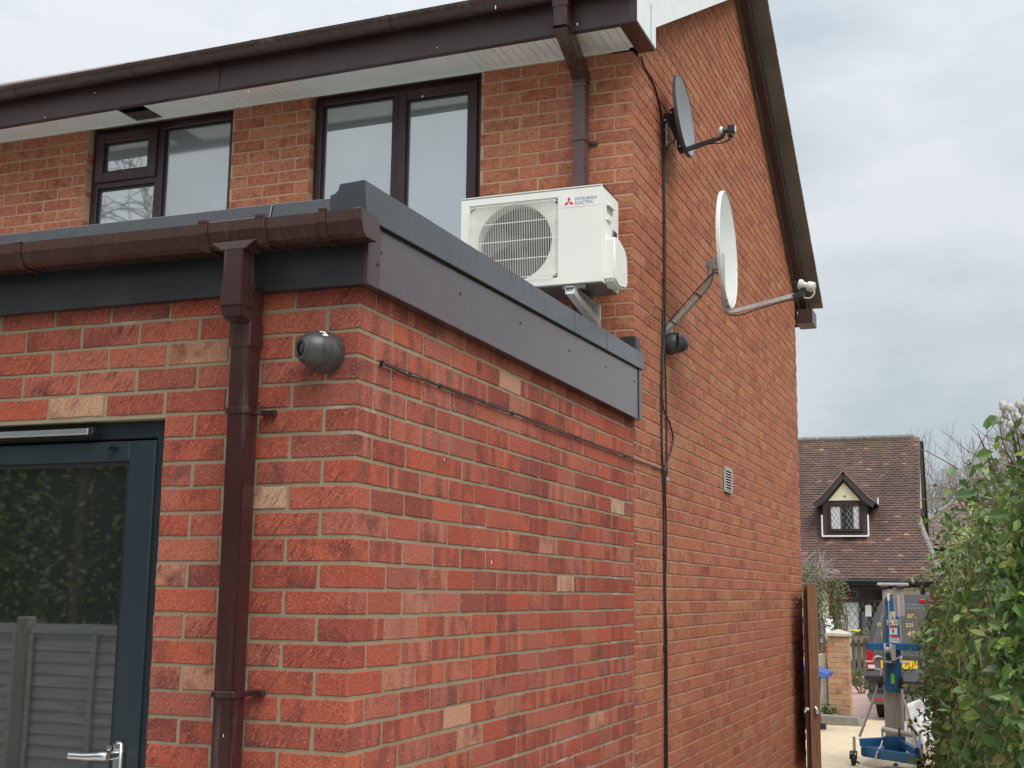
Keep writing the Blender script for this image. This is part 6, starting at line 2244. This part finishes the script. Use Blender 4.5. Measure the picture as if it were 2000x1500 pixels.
# house beyond, its hipped pantile roof showing over the hedge
fh = thing("pantiled_house", (.6, 47, -.6), "brown pantiled hip roof of a house behind the cottage", "house")
MB().box(-2.0, 5.0, .6, 6, 0, 3.9).build("wall", "render", fh, local=True)
m = MB()
def hip(u, v):       # u along, v up the slope
    return u, v
vs, fs = [], []
rowsN, colsN = 11, 30
for r_ in range(rowsN):
    for step in (0, 1):
        v = r_ / rowsN if step == 0 else (r_ + 1) / rowsN
        for c_ in range(colsN * 4 + 1):
            u = c_ / (colsN * 4)
            xa, xb = -2.4 + 2.0 * v, 5.4 - 2.0 * v
            x = xa + (xb - xa) * u
            y = .2 + 3.0 * v
            z = 4.1 + 2.0 * v + .035 * math.sin(x / .30 * 2 * math.pi) + (.035 if step == 0 else .0)
            vs.append((x, y, z))
W_ = colsN * 4 + 1
for r_ in range(2 * rowsN - 1):
    for c_ in range(W_ - 1):
        a = r_ * W_ + c_
        fs.append((a, a + 1, a + W_ + 1, a + W_))
m.add(vs, fs)
rf = MB().add([(-2.5, .1, 4.02), (5.5, .1, 4.02), (3.4, 3.25, 6.05), (-.4, 3.25, 6.05), (-2.5, 6.4, 4.02), (5.5, 6.4, 4.02)], [(0, 1, 2, 3), (0, 3, 4), (1, 5, 2), (3, 2, 5, 4), (0, 4, 5, 1)]).build("roof", "pantile", fh, local=True)
m.build("pantile", "pantile", rf, local=True, recalc=False)["kind"] = "stuff"
for a, b in (((-.4, 3.2, 6.12), (3.4, 3.2, 6.12)), ((-2.45, .15, 4.12), (-.4, 3.2, 6.12)), ((5.45, .15, 4.12), (3.4, 3.2, 6.12))):
    MB().tube([a, b], .10, 8).build("ridge_tile", "lead", rf, local=True)

shrub("conifer_bush", (-.45, 40.5, -.5), "dark green bush between the cottage gable and the hedge", "bush", .8, .7, 4.4, 2600, "dark_leaf", .06, .13, 41)
shrub("garden_shrub", (1.6, 38.5, -.5), "light olive shrub behind the top of the hedge", "bush", 1.3, .8, 4.2, 2600, "olive_leaf", .06, .13, 43)

# ------------------------------------------------------------------ bare trees
def bare_tree(base, h, seed, label, group, droop=0.0, mat="dry_and_hazed_twig", rmin=.011, spread=.55, levels=5, trunk_r=.16, cat="tree"):
    q = random.Random(seed)
    t = thing("bare_tree", base, label, cat, group)
    tr = MB()
    tw = MB()
    def branch(p, d, ln, r, lev):
        n = 4
        pts = [p]
        rs = [r]
        for k in range(n):
            d = (d + Vector((q.gauss(0, .16), q.gauss(0, .16), q.gauss(.02, .12) - droop * (lev >= 3) * .28))).normalized()
            pts.append(pts[-1] + d * ln / n)
            rs.append(max(rmin, r * (1 - .14 * (k + 1))))
        (tr if lev == 0 else tw).tube(pts, rs, 6 if lev < 2 else 3, caps=False)
        if lev >= levels:
            return
        nb_ = (3, 4, 4, 4, 3, 3)[lev] + (q.random() < .5)
        for b in range(nb_):
            k = q.choice((2, 3, 3, 4, 4))
            a = q.uniform(0, 2 * math.pi)
            pe = d.cross(Vector((math.cos(a), math.sin(a), .3))).normalized()
            dd = (d + pe * q.uniform(.5, 1.1) * spread * 1.3 + Vector((0, 0, .15))).normalized()
            branch(pts[k], dd, ln * q.uniform(.55, .8), max(rmin, rs[k] * q.uniform(.45, .65)), lev + 1)
    branch(Vector((0, 0, 0)), Vector((0, 0, 1)), h * .34, trunk_r, 0)
    tr.build("trunk", mat, t, local=True, recalc=False, smooth="all")
    tw.build("crown", mat, t, local=True, recalc=False, smooth="all")
    return t
gT = "bare trees behind the far roofs"
bare_tree((.6, 62, -1), 14.2, 3, "tallest haze-tinted bare tree, just left of the hedge top", gT)
bare_tree((-1.5, 60, -1), 11.8, 8, "shorter haze-tinted bare tree close to the cottage's gable", gT)
bare_tree((2.6, 66, -1), 15, 12, "haze-tinted bare tree rising behind the hedge's seed heads", gT)

# ------------------------------------------------------------------ what stands behind the camera and shows in the glass
gf = thing("garden_fence", (-4, -4.2, 0), "grey lap fence behind the viewer, mirrored in the door glass", "fence")
x = -10.5
while x < 0.4:
    MB().box(x - .055, x + .055, -4.25, -4.15, 0, 1.32).build("fence_post", "grey_wood", gf, bevel=0.008)
    pn = MB()
    pn.box(x + .06, x + 1.77, -4.225, -4.175, 1.20, 1.25)
    for bx in (.06, .62, 1.17, 1.73):
        pn.box(x + bx, x + bx + .04, -4.235 + .055, -4.165, .06, 1.20)
    pn.build("fence_frame", "fence_panel", gf)
    z = .06
    k = 0
    while z < 1.18:
        MB().hexa([(x + .06, -4.20, z + .004 * math.sin(k * 3.3 + x)), (x + 1.77, -4.20, z + .004 * math.sin(k * 5.1 + x)), (x + 1.77, -4.19, z), (x + .06, -4.19, z),
                   (x + .06, -4.215, z + .105), (x + 1.77, -4.215, z + .105), (x + 1.77, -4.205, z + .105), (x + .06, -4.205, z + .105)]).build("fence_slat", "fence_panel", gf)
        z += .085
        k += 1
    x += 1.83
q = random.Random(77)
m = MB()
for i in range(16000):
    x = q.uniform(-13, -1.5)
    z = q.uniform(.2, 4.6 + .5 * math.sin(x * 1.7))
    y = -6.2 + .35 * math.sin(x * 2.1 + z) + q.gauss(0, .25)
    l = q.uniform(.045, .10)
    put(m, simple_leaf(l, l * .6, q), Vector((x, y, z)), rand_basis(q, (.1, .8, .5), .9))
gh = thing("garden_trees", (-6, -6.3, 0), "dark green screen of evergreens behind the viewer, mirrored in the door", "hedge")
m.build("foliage", "olive_leaf", gh, recalc=False)["kind"] = "stuff"
MB().box(-13, -1.4, -6.9, -6.8, 0, 3.9).build("inner_growth", "dark_leaf", gh)
for i in range(10):
    MB().tube([(-12 + i * 1.1, -6.5, 0), (-12 + i * 1.1 + q.uniform(-.2, .2), -6.45, 4)], .05, 6).build("trunk", "bark", gh)
bare_tree((-18.0, -12, 0), 15.5, 19, "weeping bare tree behind the viewer, mirrored in the bathroom window", "trees mirrored in glass", droop=0.7, mat="bark", rmin=.013, spread=.46, levels=5, trunk_r=.22)

# ------------------------------------------------------------------ sleet in the air
q = random.Random(99)
m = MB()
for i in range(700):
    p = Vector((q.uniform(-4.5, 2.6), q.uniform(-2.4, 9), q.uniform(.2, 6.2)))
    if p.x < .03 and p.y > -.03 and p.z < 2.8:
        continue
    if p.x < .2 and p.y > 2.4:
        continue
    if (p - CAM).length < 1.2:
        continue
    m.ball(p, q.uniform(.0005, .0010), 5, 4, (1, 1, q.uniform(3.5, 6.5)))
sl_o = m.build("sleet", "snow", None)
sl_o["kind"] = "stuff"
sl_o["label"] = "falling sleet pellets in the air before the walls"
